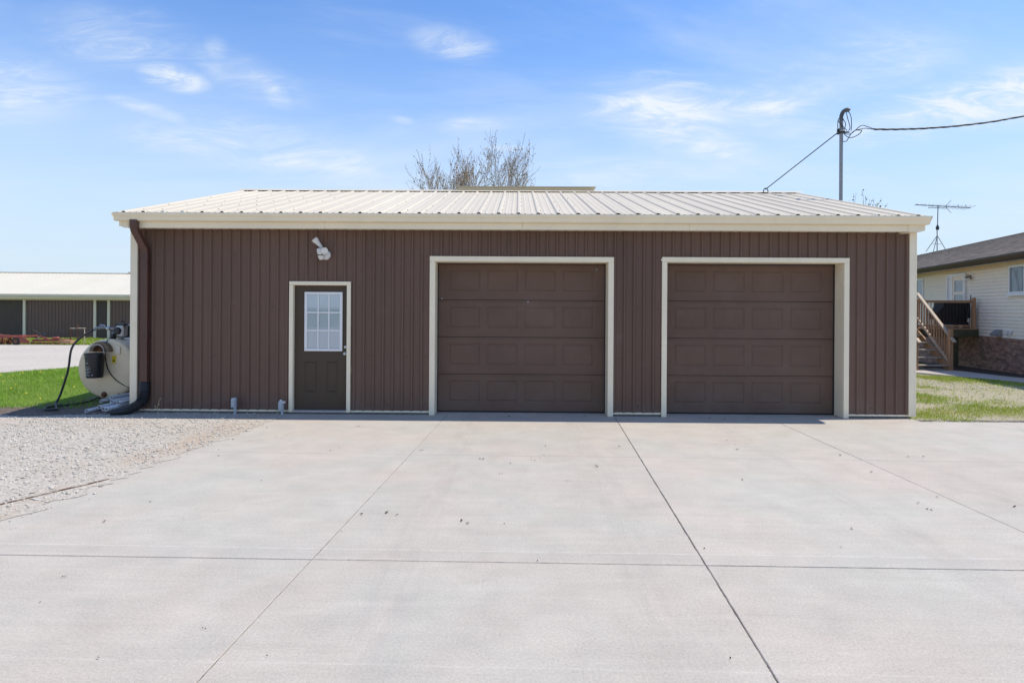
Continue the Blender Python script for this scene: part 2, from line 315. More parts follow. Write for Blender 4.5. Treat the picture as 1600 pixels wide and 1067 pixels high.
# ------------------------------------------------------------------ mesh helpers
class MB:
    def __init__(s): s.v = []; s.f = []; s.uv = None
    def add(s, vs, fs):
        o = len(s.v); s.v += [tuple(v) for v in vs]; s.f += [tuple(i+o for i in f) for f in fs]; return s
    def box(s, x0, x1, y0, y1, z0, z1):
        return s.hexa([(x0, y0, z0), (x1, y0, z0), (x1, y1, z0), (x0, y1, z0), (x0, y0, z1), (x1, y0, z1), (x1, y1, z1), (x0, y1, z1)])
    def hexa(s, p): return s.add(p, [(3, 2, 1, 0), (4, 5, 6, 7), (0, 1, 5, 4), (1, 2, 6, 5), (2, 3, 7, 6), (3, 0, 4, 7)])
    def bar(s, a, b, wd, ht, upv=(0, 0, 1)):
        a = Vector(a); b = Vector(b); d = (b-a).normalized(); u = Vector(upv)
        sd = d.cross(u)
        if sd.length < 1e-4: sd = d.cross(Vector((0, 1, 0)))
        sd.normalize(); u = sd.cross(d)
        p = []
        for c in (a, b):
            for q, k in ((-1, -1), (1, -1), (1, 1), (-1, 1)): p.append(c + sd*q*wd/2 + u*k*ht/2)
        return s.add(p, [(0, 1, 2, 3), (7, 6, 5, 4), (0, 4, 5, 1), (1, 5, 6, 2), (2, 6, 7, 3), (3, 7, 4, 0)])
    def tube(s, pts, r, n=8, cap=True):
        pts = [Vector(p) for p in pts]; k = len(pts)
        rs = r if isinstance(r, (list, tuple)) else [r]*k
        t0 = (pts[1]-pts[0]).normalized(); nx = t0.orthogonal().normalized(); vs = []
        for i, p in enumerate(pts):
            t = (pts[min(i+1, k-1)]-pts[max(i-1, 0)]).normalized()
            nx = (nx - t*nx.dot(t)); nx = nx.normalized() if nx.length > 1e-6 else t.orthogonal().normalized()
            ny = t.cross(nx)
            for j in range(n):
                a = 2*math.pi*j/n; vs.append(p + (nx*math.cos(a)+ny*math.sin(a))*rs[i])
        fs = []
        for i in range(k-1):
            for j in range(n):
                fs.append((i*n+j, i*n+(j+1) % n, (i+1)*n+(j+1) % n, (i+1)*n+j))
        if cap: fs += [tuple(reversed(range(n))), tuple(range((k-1)*n, k*n))]
        return s.add(vs, fs)
    def lathe(s, c, axis, prof, n=24):
        """prof: list of (distance along axis, radius)"""
        c = Vector(c); ax = Vector(axis).normalized(); nx = ax.orthogonal().normalized(); ny = ax.cross(nx); vs = []; fs = []
        for d, r in prof:
            for j in range(n):
                a = 2*math.pi*j/n; vs.append(c+ax*d+(nx*math.cos(a)+ny*math.sin(a))*max(r, 1e-4))
        for i in range(len(prof)-1):
            for j in range(n): fs.append((i*n+j, i*n+(j+1) % n, (i+1)*n+(j+1) % n, (i+1)*n+j))
        fs += [tuple(reversed(range(n))), tuple(range((len(prof)-1)*n, len(prof)*n))]
        return s.add(vs, fs)
    def prism(s, poly, d):
        """poly: 3-D loop, extruded by vector d"""
        d = Vector(d); n = len(poly); a = [Vector(p) for p in poly]
        fs = [tuple(range(n)), tuple(reversed(range(n, 2*n)))]+[(i, i+n, (i+1) % n+n, (i+1) % n) for i in range(n)]
        return s.add(a+[p+d for p in a], fs)
    def build(s, name, m, parent=None, smooth=False, bev=0., kind=None):
        off = OFF.get(parent, Vector((0, 0, 0)))
        me = bpy.data.meshes.new(name); me.from_pydata([(v[0]-off.x, v[1]-off.y, v[2]-off.z) for v in s.v], [], s.f)
        b = bmesh.new(); b.from_mesh(me)
        if bev: bmesh.ops.bevel(b, geom=list(b.edges), offset=bev, segments=1, affect='EDGES', clamp_overlap=True)
        bmesh.ops.recalc_face_normals(b, faces=b.faces); b.to_mesh(me); b.free()
        if smooth:
            me.polygons.foreach_set('use_smooth', [True]*len(me.polygons)); me.set_sharp_from_angle(angle=rad(38))
        me.materials.append(M[m] if isinstance(m, str) else m)
        o = bpy.data.objects.new(name, me); COL.objects.link(o)
        if parent: o.parent = parent; OFF[o] = off
        else: OFF[o] = Vector((0, 0, 0))
        if kind: o['kind'] = kind
        return o
OFF = {None: Vector((0, 0, 0))}
def tag(o, label, cat, group=None, kind=None):
    o['label'] = label; o['category'] = cat
    if group: o['group'] = group
    if kind: o['kind'] = kind
    return o
def thing(name, loc, label, cat, group=None):
    o = bpy.data.objects.new(name, None); o.location = loc; o.empty_display_size = .2; COL.objects.link(o); OFF[o] = Vector(loc)
    return tag(o, label, cat, group)
def B(x0, x1, y0, y1, z0, z1): return MB().box(x0, x1, y0, y1, z0, z1)
def raw_mesh(name, verts, tris, m, kind=None, parent=None):
    me = bpy.data.meshes.new(name); nv, nt = len(verts), len(tris)
    me.vertices.add(nv); me.vertices.foreach_set('co', np.asarray(verts, np.float32).ravel())
    me.loops.add(nt*3); me.loops.foreach_set('vertex_index', np.asarray(tris, np.int32).ravel())
    me.polygons.add(nt); me.polygons.foreach_set('loop_start', np.arange(0, nt*3, 3, dtype=np.int32))
    me.update(calc_edges=True); me.materials.append(M[m]); o = bpy.data.objects.new(name, me); COL.objects.link(o)
    if kind: o['kind'] = kind
    if parent: o.parent = parent
    return o
def gz(y): return -.03-.025*(np.maximum(0, np.minimum(y, 60)-14)) if not isinstance(y, (int, float)) else -.03-.025*max(0, min(y, 60)-14)
rng = np.random.default_rng(5)
def vnoise(x, y, s, seed=0):
    """smooth value noise for scattering"""
    r = np.random.default_rng(seed); g = r.random((64, 64)); x = x*s; y = y*s
    xi = np.floor(x).astype(int); yi = np.floor(y).astype(int); fx = x-xi; fy = y-yi; fx = fx*fx*(3-2*fx); fy = fy*fy*(3-2*fy)
    q = lambda a, b: g[a % 64, b % 64]
    return (q(xi, yi)*(1-fx)+q(xi+1, yi)*fx)*(1-fy)+(q(xi, yi+1)*(1-fx)+q(xi+1, yi+1)*fx)*fy
def inpoly(x, y, poly):
    c = np.zeros(len(x), bool); n = len(poly)
    for i in range(n):
        (x1, y1), (x2, y2) = poly[i], poly[(i+1) % n]
        k = ((y1 > y) != (y2 > y)); xx = (x2-x1)*(y-y1)/((y2-y1) if y2 != y1 else 1e-9)+x1
        c ^= k & (x < xx)
    return c

# ------------------------------------------------------------------ ground
def sheet(name, poly, dz, m, step=.8, label=None, rag=0., rs=1.5):
    """terrain-following sheet clipped to a polygon"""
    if rag:
        out = []
        for i in range(len(poly)):
            a = Vector(poly[i]); b = Vector(poly[(i+1) % len(poly)]); n = max(1, int((b-a).length/.25))
            nr = Vector((-(b-a).y, (b-a).x)).normalized()
            for k in range(n): p = a.lerp(b, k/n); out.append(tuple(p+nr*R.uniform(-rag, rag)))
        poly = out
    b = bmesh.new(); vs = [b.verts.new((p[0], p[1], 0)) for p in poly]; f = b.faces.new(vs)
    bmesh.ops.triangulate(b, faces=[f])
    ys = [p[1] for p in poly]
    for yc in [14, 60]+list(np.arange(math.ceil(min(ys)), max(ys), 4)):
        bmesh.ops.bisect_plane(b, geom=list(b.verts)+list(b.edges)+list(b.faces), plane_co=(0, yc, 0), plane_no=(0, 1, 0))
    for v in b.verts: v.co.z = gz(float(v.co.y))+dz
    bmesh.ops.recalc_face_normals(b, faces=b.faces)
    if b.faces and sum(f.normal.z for f in b.faces) < 0: bmesh.ops.reverse_faces(b, faces=b.faces)
    me = bpy.data.meshes.new(name); b.to_mesh(me); b.free(); me.materials.append(M[m])
    o = bpy.data.objects.new(name, me); COL.objects.link(o); o['kind'] = 'structure'; OFF[o] = Vector((0, 0, 0)); return o
g = MB(); ys = [-600, 0, 14, 30, 45, 60, 120, 1200]; zs = [-.09]*2+[gz(v)-.06 for v in ys[2:]]
xsg = [-1200, -60, -20, 0, 20, 60, 1200]
g.add([(x, y, z) for y, z in zip(ys, zs) for x in xsg], [(j*7+i, j*7+i+1, (j+1)*7+i+1, (j+1)*7+i) for j in range(7) for i in range(6)])
g.build('ground', 'field', kind='structure')
lawn_poly = [(-6.3, 10.35), (-8.2, 10.32), (-9.4, 10.42), (-11, 10.4), (-14, 11.2), (-19, 12.2), (-22, 13.5), (-18, 14.4), (-14.6, 15.0), (-13.3, 15.9), (-12.9, 17.4), (-12.8, 19), (-11.8, 24), (-9.5, 29), (-6.3, 30)]
sheet('lawn', lawn_poly, .037, 'lawn_soil', rag=.07)
drive_poly = [(-70, 13.8), (-22, 13.4), (-18, 14.2), (-14, 14.6), (-12, 16), (-11, 24), (-8, 30), (-5.5, 36.0), (-70, 36.0)]
sheet('gravel_drive', drive_poly, .004, 'gravel_far', rag=.1)
sheet('gravel_yard', [(-30, -30), (-4.75, -30)]+[(-3.69-.088*(9.6-min(q, 9.6))+(R.random()**2*.15+.01) if q > 4 else -4.18-.02*(4-q)+R.random()*.06, q) for q in [-20, -12, -6, -2, 0, 1.5, 2.5]+[3+k*.11 for k in range(64)]]+[(-3.66, 10.1), (-6.3, 10.1), (-8, 10.45), (-11, 10.5), (-14.3, 11.4), (-19.4, 12.4), (-30, 13.2)], .034, 'gravel')
sheet('soil_bed', [(-6.05, 10.1), (-6.3, 9.95), (-7.0, 9.8), (-7.6, 9.72), (-8.5, 9.9), (-9.5, 10.2), (-9.4, 10.5), (-8.1, 10.62), (-7.9, 11.6), (-7.8, 13.2), (-6.1, 13.2)], .040, 'soil', rag=.06)
sheet('side_yard', [(6.0, 9.7), (30, 9.7), (30, 14), (13.5, 14), (14.6, 24), (12, 26), (6.2, 30), (6.0, 14)], .010, 'yard', rag=.02)
sheet('garden_bed', [(13.0, 12.0), (13.4, 12.0), (15.6, 23), (14.9, 24), (13.2, 20.8), (13.3, 17.9), (13.15, 14)], .02, 'mulch', rag=.05)

# concrete driveway: slabs with open joints over a dirt bed
bed = B(-3.85, 16, -30, 10.06, -.14, -.0075).build('driveway', 'joint_dirt', kind='structure')
def jl(y): return -1.14-.0465*(9.6-y)
def jm(y): return 1.505-.0455*(9.6-y)
def jr(y): return 3.93-.004*(9.6-y)
def edge(y): return -3.69-.088*max(0, 9.6-y) if y > 4 else -4.18-.02*(4-y)
cols = [edge, jl, jm, jr, lambda y: 8.4, lambda y: 12.2, lambda y: 16.]
cgap = [0, .0026, .0034, .0026, .004, .004, 0]
def ry(k, x): return {0: 9.84 if x > 6.2 else 10.105, 1: 7.375-.0165*x, 2: 4.295-.013*x, 3: 1.2-.012*x, 4: -2.2, 5: -30.}[k]
rgap = [0, .0016, .0055, .004, .004, 0]
for k in range(5):
    for c in range(6):
        p = []
        for (cc, kk, sx, sy) in ((c, k+1, 1, 1), (c+1, k+1, -1, 1), (c+1, k, -1, -1), (c, k, 1, -1)):
            y = 9.84 if kk == 0 and c >= 4 else ry(kk, 0); x = cols[cc](y); y = (9.84 if c >= 4 else 10.105) if kk == 0 else ry(kk, x); x = cols[cc](y)
            p.append((x+sx*cgap[cc], y+sy*rgap[kk]))
        if k == 0 and c == 3: p = [p[0], (8.396, p[1][1]), (8.396, 9.84), (6.17, 9.84), (6.17, 10.105), p[3]]
        if c in (1, 2) and k < 3:   # chipped arrises along the joint
            q = []
            for a, d in zip(p, p[1:]+p[:1]):
                a, d = Vector(a), Vector(d); nn = max(1, int((d-a).length/.05)); nr = Vector((d.y-a.y, a.x-d.x)).normalized()
                for i in range(nn): v = a.lerp(d, i/nn)-nr*(max(0, R.gauss(.0, .0016)) if i else 0); q.append((v.x, v.y))
            p = q
        if c == 0:   # the poured edge is not straight
            a, d = Vector(p[0]), Vector(p[3]); extra = []
            for i in range(9, 0, -1):
                q = a.lerp(d, i/10); extra.append((q.x+R.uniform(-.02, .02)-(.05 if 3 < i < 7 else 0)*(1 if k == 1 else 0), q.y))
            p = p+extra
        m = MB().prism([(x, y, -.10) for x, y in p], (0, 0, .10+R.uniform(-.0012, .0012)))
        m.build('slab', 'concrete', bed, bev=.004)
# sidewalk slabs by the house
walk = bpy.data.objects.new('sidewalk', None); COL.objects.link(walk); walk['kind'] = 'structure'; OFF[walk] = Vector((0, 0, 0))
wl = [(10.9, 20.3), (11.25, 19.15), (11.55, 18.2), (11.85, 17.0), (12.1, 15.8), (12.3, 14.6), (12.4, 13.4), (12.45, 12.2), (12.5, 11.0), (12.5, 9.9)]
wr = [(13.2, 20.3), (13.2, 19.3), (13.15, 18.35), (13.1, 17.1), (13.25, 15.9), (13.4, 14.7), (13.45, 13.5), (13.5, 12.2), (13.5, 11.0), (13.5, 9.9)]
for i in range(len(wl)-1):
    q = [wl[i], wr[i], wr[i+1], wl[i+1]]; c = Vector((sum(a[0] for a in q)/4, sum(a[1] for a in q)/4))
    q = [Vector(a).lerp(c, .008) for a in q]
    p = [(a.x, a.y, gz(a.y)-.05) for a in q]+[(a.x, a.y, gz(a.y)+.055) for a in q]
    MB().hexa(p).build('slab', 'walk', walk, bev=.008)

def blades(name, poly, n, h, wd, m, mask=None, seed=1):
    r = np.random.default_rng(seed); P = np.array(poly); lo, hi = P.min(0), P.max(0)
    x = r.uniform(lo[0], hi[0], n); y = r.uniform(lo[1], hi[1], n); k = inpoly(x, y, poly)
    if mask is not None: k &= r.random(n) < mask(x, y)
    x, y = x[k], y[k]; n = len(x); z = gz(y)+.02
    a = r.uniform(0, 2*np.pi, n); hh = h*r.uniform(.45, 1.2, n)*(.6+.8*vnoise(x, y, 1.3, 4)); ln = r.normal(0, .55, (2, n))*hh
    dx, dy = np.cos(a)*wd*.5, np.sin(a)*wd*.5
    V = np.empty((n, 3, 3), np.float32)
    V[:, 0] = np.stack([x-dx, y-dy, z], 1); V[:, 1] = np.stack([x+dx, y+dy, z], 1); V[:, 2] = np.stack([x+ln[0], y+ln[1], z+hh], 1)
    return raw_mesh(name, V.reshape(-1, 3), np.arange(n*3).reshape(-1, 3), m, 'stuff')
tag(blades('grass', lawn_poly, 330000, .075, .012, 'grass', lambda x, y: np.clip(.35+1.1*vnoise(x, y, 1.1, 2), 0, 1)*np.clip((x+22)/6, .1, 1)*np.clip((24-y)/6, .15, 1), 1),
    'bright green mown lawn beside the cream fuel tank', 'grass')
yard_poly = [(6.05, 9.87), (15, 9.87), (15, 14), (12.4, 14), (11.9, 16.8), (11.2, 19), (10.8, 20.3), (13, 26), (6.3, 26)]
def ymask(x, y):
    n = vnoise(x, y, .9, 8)*.6+vnoise(x, y, 2.6, 9)*.4
    near = np.clip(1-np.abs(y-10.8-.05*(x-8))/1.0, 0, 1)*1.25; far = np.clip(1-np.abs(y-(19.4-1.05*(x-9)))/2.6, 0, 1)*1.1
    band = np.maximum(near, far)
    return np.clip((n-.52)*2.8+band*.85-.12, .03, 1)
tag(blades('grass', yard_poly, 330000, .05, .011, 'grass_dry', ymask, 3), 'patchy yellow green grass between the garage corner and the sidewalk', 'grass')
def at_sh(x, y): return np.clip(1-np.abs(y-34.5)/1.4, 0, 1)
tag(blades('grass', [(-45, 36.2), (-16, 36.2), (-16, 45), (-45, 45)], 90000, .16, .05, 'grass_dry', None, 6), 'strip of tufted grass along the foot of the far barn', 'grass')
def stones(name, poly, n, smin, smax, m, seed, mask=None, dz=0.):
    r = np.random.default_rng(seed); P = np.array(poly); lo, hi = P.min(0), P.max(0)
    x = r.uniform(lo[0], hi[0], n); y = r.uniform(lo[1], hi[1], n); k = inpoly(x, y, poly)
    if mask is not None: k &= r.random(n) < mask(x, y)
    x, y = x[k], y[k]; n = len(x); s = smin+(smax-smin)*r.random(n)**5
    d = np.array([[1, 0, 0], [-1, 0, 0], [0, 1, 0], [0, -1, 0], [0, 0, 1], [0, 0, -1]], float)
    V = d[None]*s[:, None, None]*r.uniform(.55, 1.25, (n, 6, 1))+r.normal(0, .18, (n, 6, 3))*s[:, None, None]
    V[:, :, 2] *= .6; a = r.uniform(0, 6.28, n); ca, sa = np.cos(a)[:, None], np.sin(a)[:, None]
    X = V[:, :, 0]*ca-V[:, :, 1]*sa; Y = V[:, :, 0]*sa+V[:, :, 1]*ca
    V = np.stack([X+x[:, None], Y+y[:, None], V[:, :, 2]+(gz(y)+dz+s*.25)[:, None]], 2)
    f = np.array([[0, 2, 4], [2, 1, 4], [1, 3, 4], [3, 0, 4], [2, 0, 5], [1, 2, 5], [3, 1, 5], [0, 3, 5]])
    T = (f[None]+np.arange(n)[:, None, None]*6).reshape(-1, 3)
    return raw_mesh(name, V.reshape(-1, 3), T, m, 'stuff')
def edge_np(y): return np.where(y > 4, -3.69-.088*np.maximum(0, 9.6-y), -4.18)
def gmask(x, y):
    into = x-edge_np(y)
    return np.clip(.15+1.3*vnoise(x, y, 1.6, 12)*vnoise(x, y, .6, 15)+.25*vnoise(x, y, 5, 3), 0, 1)*np.where(into > 0, np.exp(-into/.09)*.40, 1)
tag(stones('gravel', [(-10.5, 3.8), (-3.4, 3.8), (-3.2, 10.1), (-6.2, 10.1), (-7.5, 9.9), (-10.5, 10.4)], 90000, .004, .024, 'stone', 21, gmask, .032), 'pale crushed limestone strewn beside the concrete driveway', 'gravel')
tag(stones('gravel', [(6.2, 9.84), (14, 9.84), (12, 17), (10.8, 19), (6.3, 19)], 16000, .008, .026, 'stone', 22, lambda x, y: np.clip(vnoise(x, y, .8, 31)*1.3-.1+.8*np.exp(-((y-9.9)/.12)**2), 0, 1), .008), 'scattered gravel showing through the thin grass of the side yard', 'gravel')
# dandelions in the lawn
def dand():
    m = MB()
    for i in range(60):
        x = R.uniform(-14, -8.2); y = R.uniform(10.6, 16.5)
        if i % 3: x = R.uniform(-13.6, -11.9); y = R.uniform(12.6, 15.6)
        if not inpoly(np.array([x]), np.array([y]), lawn_poly)[0]: continue
        z = gz(y)+R.uniform(.05, .10); s = R.uniform(.012, .022)
        m.lathe((x, y, z), (R.uniform(-.3, .3), -.4, 1), [(0, s*.5), (.006, s), (.012, s*.6)], 6)
    tag(m.build('dandelions', 'dandelion'), 'yellow dandelion heads dotted over the lawn by the tank', 'dandelions', kind='stuff')
dand()

# ------------------------------------------------------------------ garage
F = 10.12; XL, XR = -6.12, 6.215; BACK = 18.4
gar = thing('garage', (0, F, 0), 'brown ribbed steel garage with two overhead doors and a cream metal roof', 'garage')
# foundation
for a, b in ((XL+.03, -3.63), (-2.64, -1.40), (1.51, 2.255), (5.20, XR-.03)):
    B(a, b, F+.005, F+.2, -.08, .034).build('foundation', 'foundation', gar)
    m = MB(); m.box(a-.02 if a < -6 else a, b+.02 if b > 6 else b, F-.028, F+.03, .036, .062); m.build('base_trim', 'cream', gar, bev=.003)
B(XL+.03, XL+.2, F+.21, BACK, -.4, .034).build('foundation', 'foundation', gar)
B(XR-.2, XR-.03, F+.21, BACK, -.4, .034).build('foundation', 'foundation', gar)
openings = [(-3.63, -2.64, 2.105), (-1.40, 1.51, 2.512), (2.255, 5.202, 2.512)]
PIT = .1524
def ribs(x0, x1, pit, bw, tw, h, minor=0.):
    """(x, height) profile of ribbed sheet between x0 and x1"""
    pts = [(x0, 0.)]; k = math.floor(x0/pit)
    while k*pit < x1:
        c = k*pit
        for dx, hh in ((-bw/2, 0), (-tw/2, h), (tw/2, h), (bw/2, 0)):
            if x0 < c+dx < x1: pts.append((c+dx, hh))
        if minor:
            for q in (1/3, 2/3):
                for dx, hh in ((-.018, 0), (-.008, minor), (.008, minor), (.018, 0)):
                    if x0 < c+q*pit+dx < x1: pts.append((c+q*pit+dx, hh))
        k += 1
    pts.append((x1, 0.)); return pts
def siding(x0, x1, z0, z1, face, place, m):
    pr = ribs(x0, x1, PIT, .050, .024, .030); o = len(m.v); n = len(pr)
    for z in (z0, z1):
        for x, h in pr: m.v.append(place(x, h, z))
    m.f += [(o+i, o+i+1, o+n+i+1, o+n+i) for i in range(n-1)]
nsheet = 14; x = XL+.06
while x < XR-.06:
    xe = min(x+PIT*6, XR-.06); cuts = sorted({x, xe, *[c for op in openings for c in op[:2] if x < c < xe]}); m = MB()
    off = R.uniform(0, .0015)
    for a, b in zip(cuts, cuts[1:]):
        mid = (a+b)/2; z0 = .06
        for op in openings:
            if op[0] < mid < op[1]: z0 = op[2]-.03
        siding(a, b, z0, 2.99, -1, lambda q, h, z: (q, F-.002-h-off, z), m)
    m.build('siding_panel', 'brown_siding', gar); x = xe
for side, X in ((-1, XL), (1, XR)):
    y = F+.06
    while y < BACK-.05:
        ye = min(y+PIT*6, BACK-.05); m = MB()
        pr = ribs(y, ye, PIT, .050, .024, .030); n = len(pr)
        for top in (0, 1):
            for q, h in pr: m.v.append((X+side*(h+.002), q, 3.02+(.255*(min(q, 28.52-q)-F) if q < 40 else 0) if top else .06))
        m.f += [(i, i+1, n+i+1, n+i) for i in range(n-1)]
        m.build('siding_panel', 'brown_siding', gar); y = ye
B(XL+.02, XR-.02, BACK-.1, BACK, 0, 3.0).build('rear_wall', 'brown_siding', gar)
# inner walls so that nothing shines through
m = MB(); m.box(XL+.05, -3.63, F+.03, F+.1, .06, 3.0); m.box(-2.64, -1.40, F+.03, F+.1, .06, 3.0); m.box(1.51, 2.255, F+.03, F+.1, .06, 3.); m.box(5.202, XR-.05, F+.03, F+.1, .06, 3.)
m.box(-3.63, -2.64, F+.03, F+.1, 2.105, 3.); m.box(-1.40, 1.51, F+.03, F+.1, 2.512, 3.); m.box(2.255, 5.202, F+.03, F+.1, 2.512, 3.)
m.build('inner_lining', 'dark', gar)
# corner trim
for X, s in ((XL, -1), (XR, 1)):
    m = MB(); x0, x1 = sorted((X, X-s*.088)); m.box(x0, x1, F-.042, F-.004, .034, 2.93); x0, x1 = sorted((X, X+s*.026)); m.box(x0, x1, F-.042, F+.09, .034, 3.02)
    m.build('corner_trim', 'cream', gar, bev=.003)
# door casings and jambs
def casing(x0, x1, zt, w, depth, zb=0.):
    m = MB(); m.box(x0, x0+w, F-.036, F+.002, zb, zt-w+.004); m.build('door_casing', 'cream', gar, bev=.004)
    m = MB(); m.box(x1-w, x1, F-.036, F+.002, zb, zt-w+.004); m.build('door_casing', 'cream', gar, bev=.004)
    m = MB(); m.box(x0, x1, F-.038, F+.002, zt-w+.005, zt); m.build('door_casing', 'cream', gar, bev=.004)
    m = MB(); m.box(x0+w-.012, x0+w, F+.003, F+depth, zb, zt-w); m.build('door_jamb', 'cream', gar, bev=.003)
    m = MB(); m.box(x1-w, x1-w+.012, F+.003, F+depth, zb, zt-w); m.build('door_jamb', 'cream', gar, bev=.003)
    m = MB(); m.box(x0+w-.012, x1-w+.012, F+.003, F+depth, zt-w+.001, zt-w+.014); m.build('head_jamb', 'cream', gar, bev=.003)
casing(-1.398, 1.506, 2.508, .088, .29); casing(2.262, 5.196, 2.513, .082, .29)
casing(-3.622, -2.645, 2.098, .062, .075, .03)
def grid_face(m, xs, zs, y, panels):
    """flat face with pressed rectangular grooves; panels: set of (i, j) cells"""
    for i in range(len(xs)-1):
        for j in range(len(zs)-1):
            x0, x1, z0, z1 = xs[i], xs[i+1], zs[j], zs[j+1]
            if (i, j) not in panels: m.add([(x0, y, z0), (x1, y, z0), (x1, y, z1), (x0, y, z1)], [(0, 1, 2, 3)]); continue
            s, d = .013, .009
            v = [(x0, y, z0), (x1, y, z0), (x1, y, z1), (x0, y, z1), (x0+s, y+d, z0+s), (x1-s, y+d, z0+s), (x1-s, y+d, z1-s), (x0+s, y+d, z1-s)]
            m.add(v, [(0, 1, 5, 4), (1, 2, 6, 5), (2, 3, 7, 6), (3, 0, 4, 7), (4, 5, 6, 7)])
def raised(x0, x1, z0, z1, y, par, matn):
    a, b = .017, .036; m = MB()
    m.add([(x0+a, y+.0087, z0+a), (x1-a, y+.0087, z0+a), (x1-a, y+.0087, z1-a), (x0+a, y+.0087, z1-a), (x0+b, y+.0012, z0+b), (x1-b, y+.0012, z0+b), (x1-b, y+.0012, z1-b), (x0+b, y+.0012, z1-b)],
          [(0, 1, 5, 4), (1, 2, 6, 5), (2, 3, 7, 6), (3, 0, 4, 7), (4, 5, 6, 7)])
    m.build('raised_panel', matn, par)
def garage_door(x0, x1, zt):
    yb = F+.285
    m = MB(); m.box(x0-.02, x1+.02, yb+.03, yb+.07, .005, zt+.05); door = m.build('garage_door', 'dark', gar)
    MB().box(x0, x1, yb+.004, yb+.028, 0.002, .018).build('bottom_seal', 'rubber', door)
    sh = (zt-.02)/4; W = x1-x0; pw = .505*W/2.73; gp = .11*W/2.73; mg = (W-4*pw-3*gp)/2
    for k in range(4):
        z0 = .02+k*sh; y = yb-.0005*k; xs = [x0]; pan = set()
        for q in range(4): xs += [x0+mg+q*(pw+gp), x0+mg+q*(pw+gp)+pw]
        xs.append(x1); za, zb = z0+.15, z0+sh-.105; zs = [z0+.004, za, zb, z0+sh-.030]
        pan = {(2*q+1, 1) for q in range(4)}; m = MB(); grid_face(m, xs, zs, y, pan)
        zt_ = z0+sh-.004
        m.add([(x0, y, z0+sh-.03), (x1, y, z0+sh-.03), (x1, y+.005, z0+sh-.026), (x0, y+.005, z0+sh-.026), (x1, y+.005, zt_), (x0, y+.005, zt_), (x1, y+.028, zt_), (x0, y+.028, zt_)], [(0, 1, 2, 3), (3, 2, 4, 5), (5, 4, 6, 7)])
        m.add([(x0, y, z0+.004), (x1, y, z0+.004), (x1, y+.028, z0+.004), (x0, y+.028, z0+.004)], [(3, 2, 1, 0)])
        m.build('door_section', 'brown_door', door)
        for q in range(4): raised(xs[2*q+1], xs[2*q+2], za, zb, y, door, 'brown_door')
    for sx in (x0-.012, x1-.018):   # weather strip down each side
        B(sx, sx+.03, yb-.02, yb-.004, .01, zt).build('weather_strip', 'rubber', door)
    B(x0, x1, yb-.02, yb-.004, zt-.012, zt+.012).build('weather_strip', 'rubber', door)
    return door
d1 = garage_door(-1.312, 1.418, 2.424); d2 = garage_door(2.344, 5.114, 2.430)
for dd, (px, pz) in ((d1, (-1.24, 1.845)), (d1, (.16, 1.80)), (d1, (1.27, 2.33))):
    MB().lathe((px, F+.285, pz), (0, -1, 0), [(0, .016), (.012, .014), (.016, .004)], 8).build('bolt_head', 'galv', dd, True)
# service door
yd = F+.045
door = B(-3.56, -2.707, yd+.012, yd+.045, .064, 2.038).build('service_door', 'service_door', gar)
m = MB(); xs = [-3.556, -3.40, -3.205, -3.05, -2.865, -2.711]; zs = [.066, .33, .825, .975, 1.95, 2.036]
grid_face(m, xs, zs, yd, {(1, 1), (3, 1)}); m.build('door_skin', 'service_door', door)
for i in (1, 3): raised(xs[i], xs[i+1], .33, .825, yd, door, 'service_door')
wx0, wx1, wz0, wz1 = -3.397, -2.791, .993, 1.933
for a in ((wx0, wx1, wz1-.04, wz1), (wx0, wx1, wz0, wz0+.04), (wx0, wx0+.045, wz0+.041, wz1-.041), (wx1-.045, wx1, wz0+.041, wz1-.041)):
    B(a[0], a[1], yd-.022, yd-.001, a[2], a[3]).build('window_frame', 'white_paint', door, bev=.004)
for i in (1, 2):
    c = wx0+.045+(wx1-wx0-.09)*i/3; B(c-.011, c+.011, yd-.016, yd-.0115, wz0+.041, wz1-.041).build('muntin', 'white_paint', door)
    c = wz0+.04+(wz1-wz0-.08)*i/3; B(wx0+.046, wx1-.046, yd-.0185, yd-.0165, c-.011, c+.011).build('muntin', 'white_paint', door)
B(wx0+.046, wx1-.046, yd-.011, yd-.009, wz0+.041, wz1-.041).build('pane', 'clear_glass', door)
m = MB(); z = wz0+.05
while z < wz1-.05: m.add([(wx0+.046, yd-.0075, z), (wx1-.046, yd-.0075, z), (wx1-.046, yd-.0035, z+.021), (wx0+.046, yd-.0035, z+.021)], [(0, 1, 2, 3)]); z += .0235
m.build('blind', 'blind', door, kind='stuff')
B(wx0+.046, wx1-.046, yd-.003, yd-.001, wz0+.041, wz1-.041).build('blind_backing', 'grey_box', door)
MB().lathe((-2.745, yd, .955), (0, -1, 0), [(0, .026), (.006, .026), (.008, .011), (.03, .011), (.036, .024), (.055, .026), (.064, .016)], 14).build('handle', 'chrome', door, True)
MB().lathe((-2.745, yd, 1.06), (0, -1, 0), [(0, .022), (.012, .021), (.015, .012)], 14).build('deadbolt', 'chrome', door, True)
B(-3.56, -2.70, F-.035, F+.09, .028, .062).build('threshold', 'aluminium', gar, bev=.004)
B(-3.63, -2.64, F+.0, F+.2, -.08, .027).build('foundation', 'foundation', gar)
B(-1.31, 1.42, F-.01, F+.6, -.09, -.003).build('floor_slab', 'concrete', gar)
B(2.344, 5.114, F-.01, F+.6, -.09, -.003).build('floor_slab', 'concrete', gar)
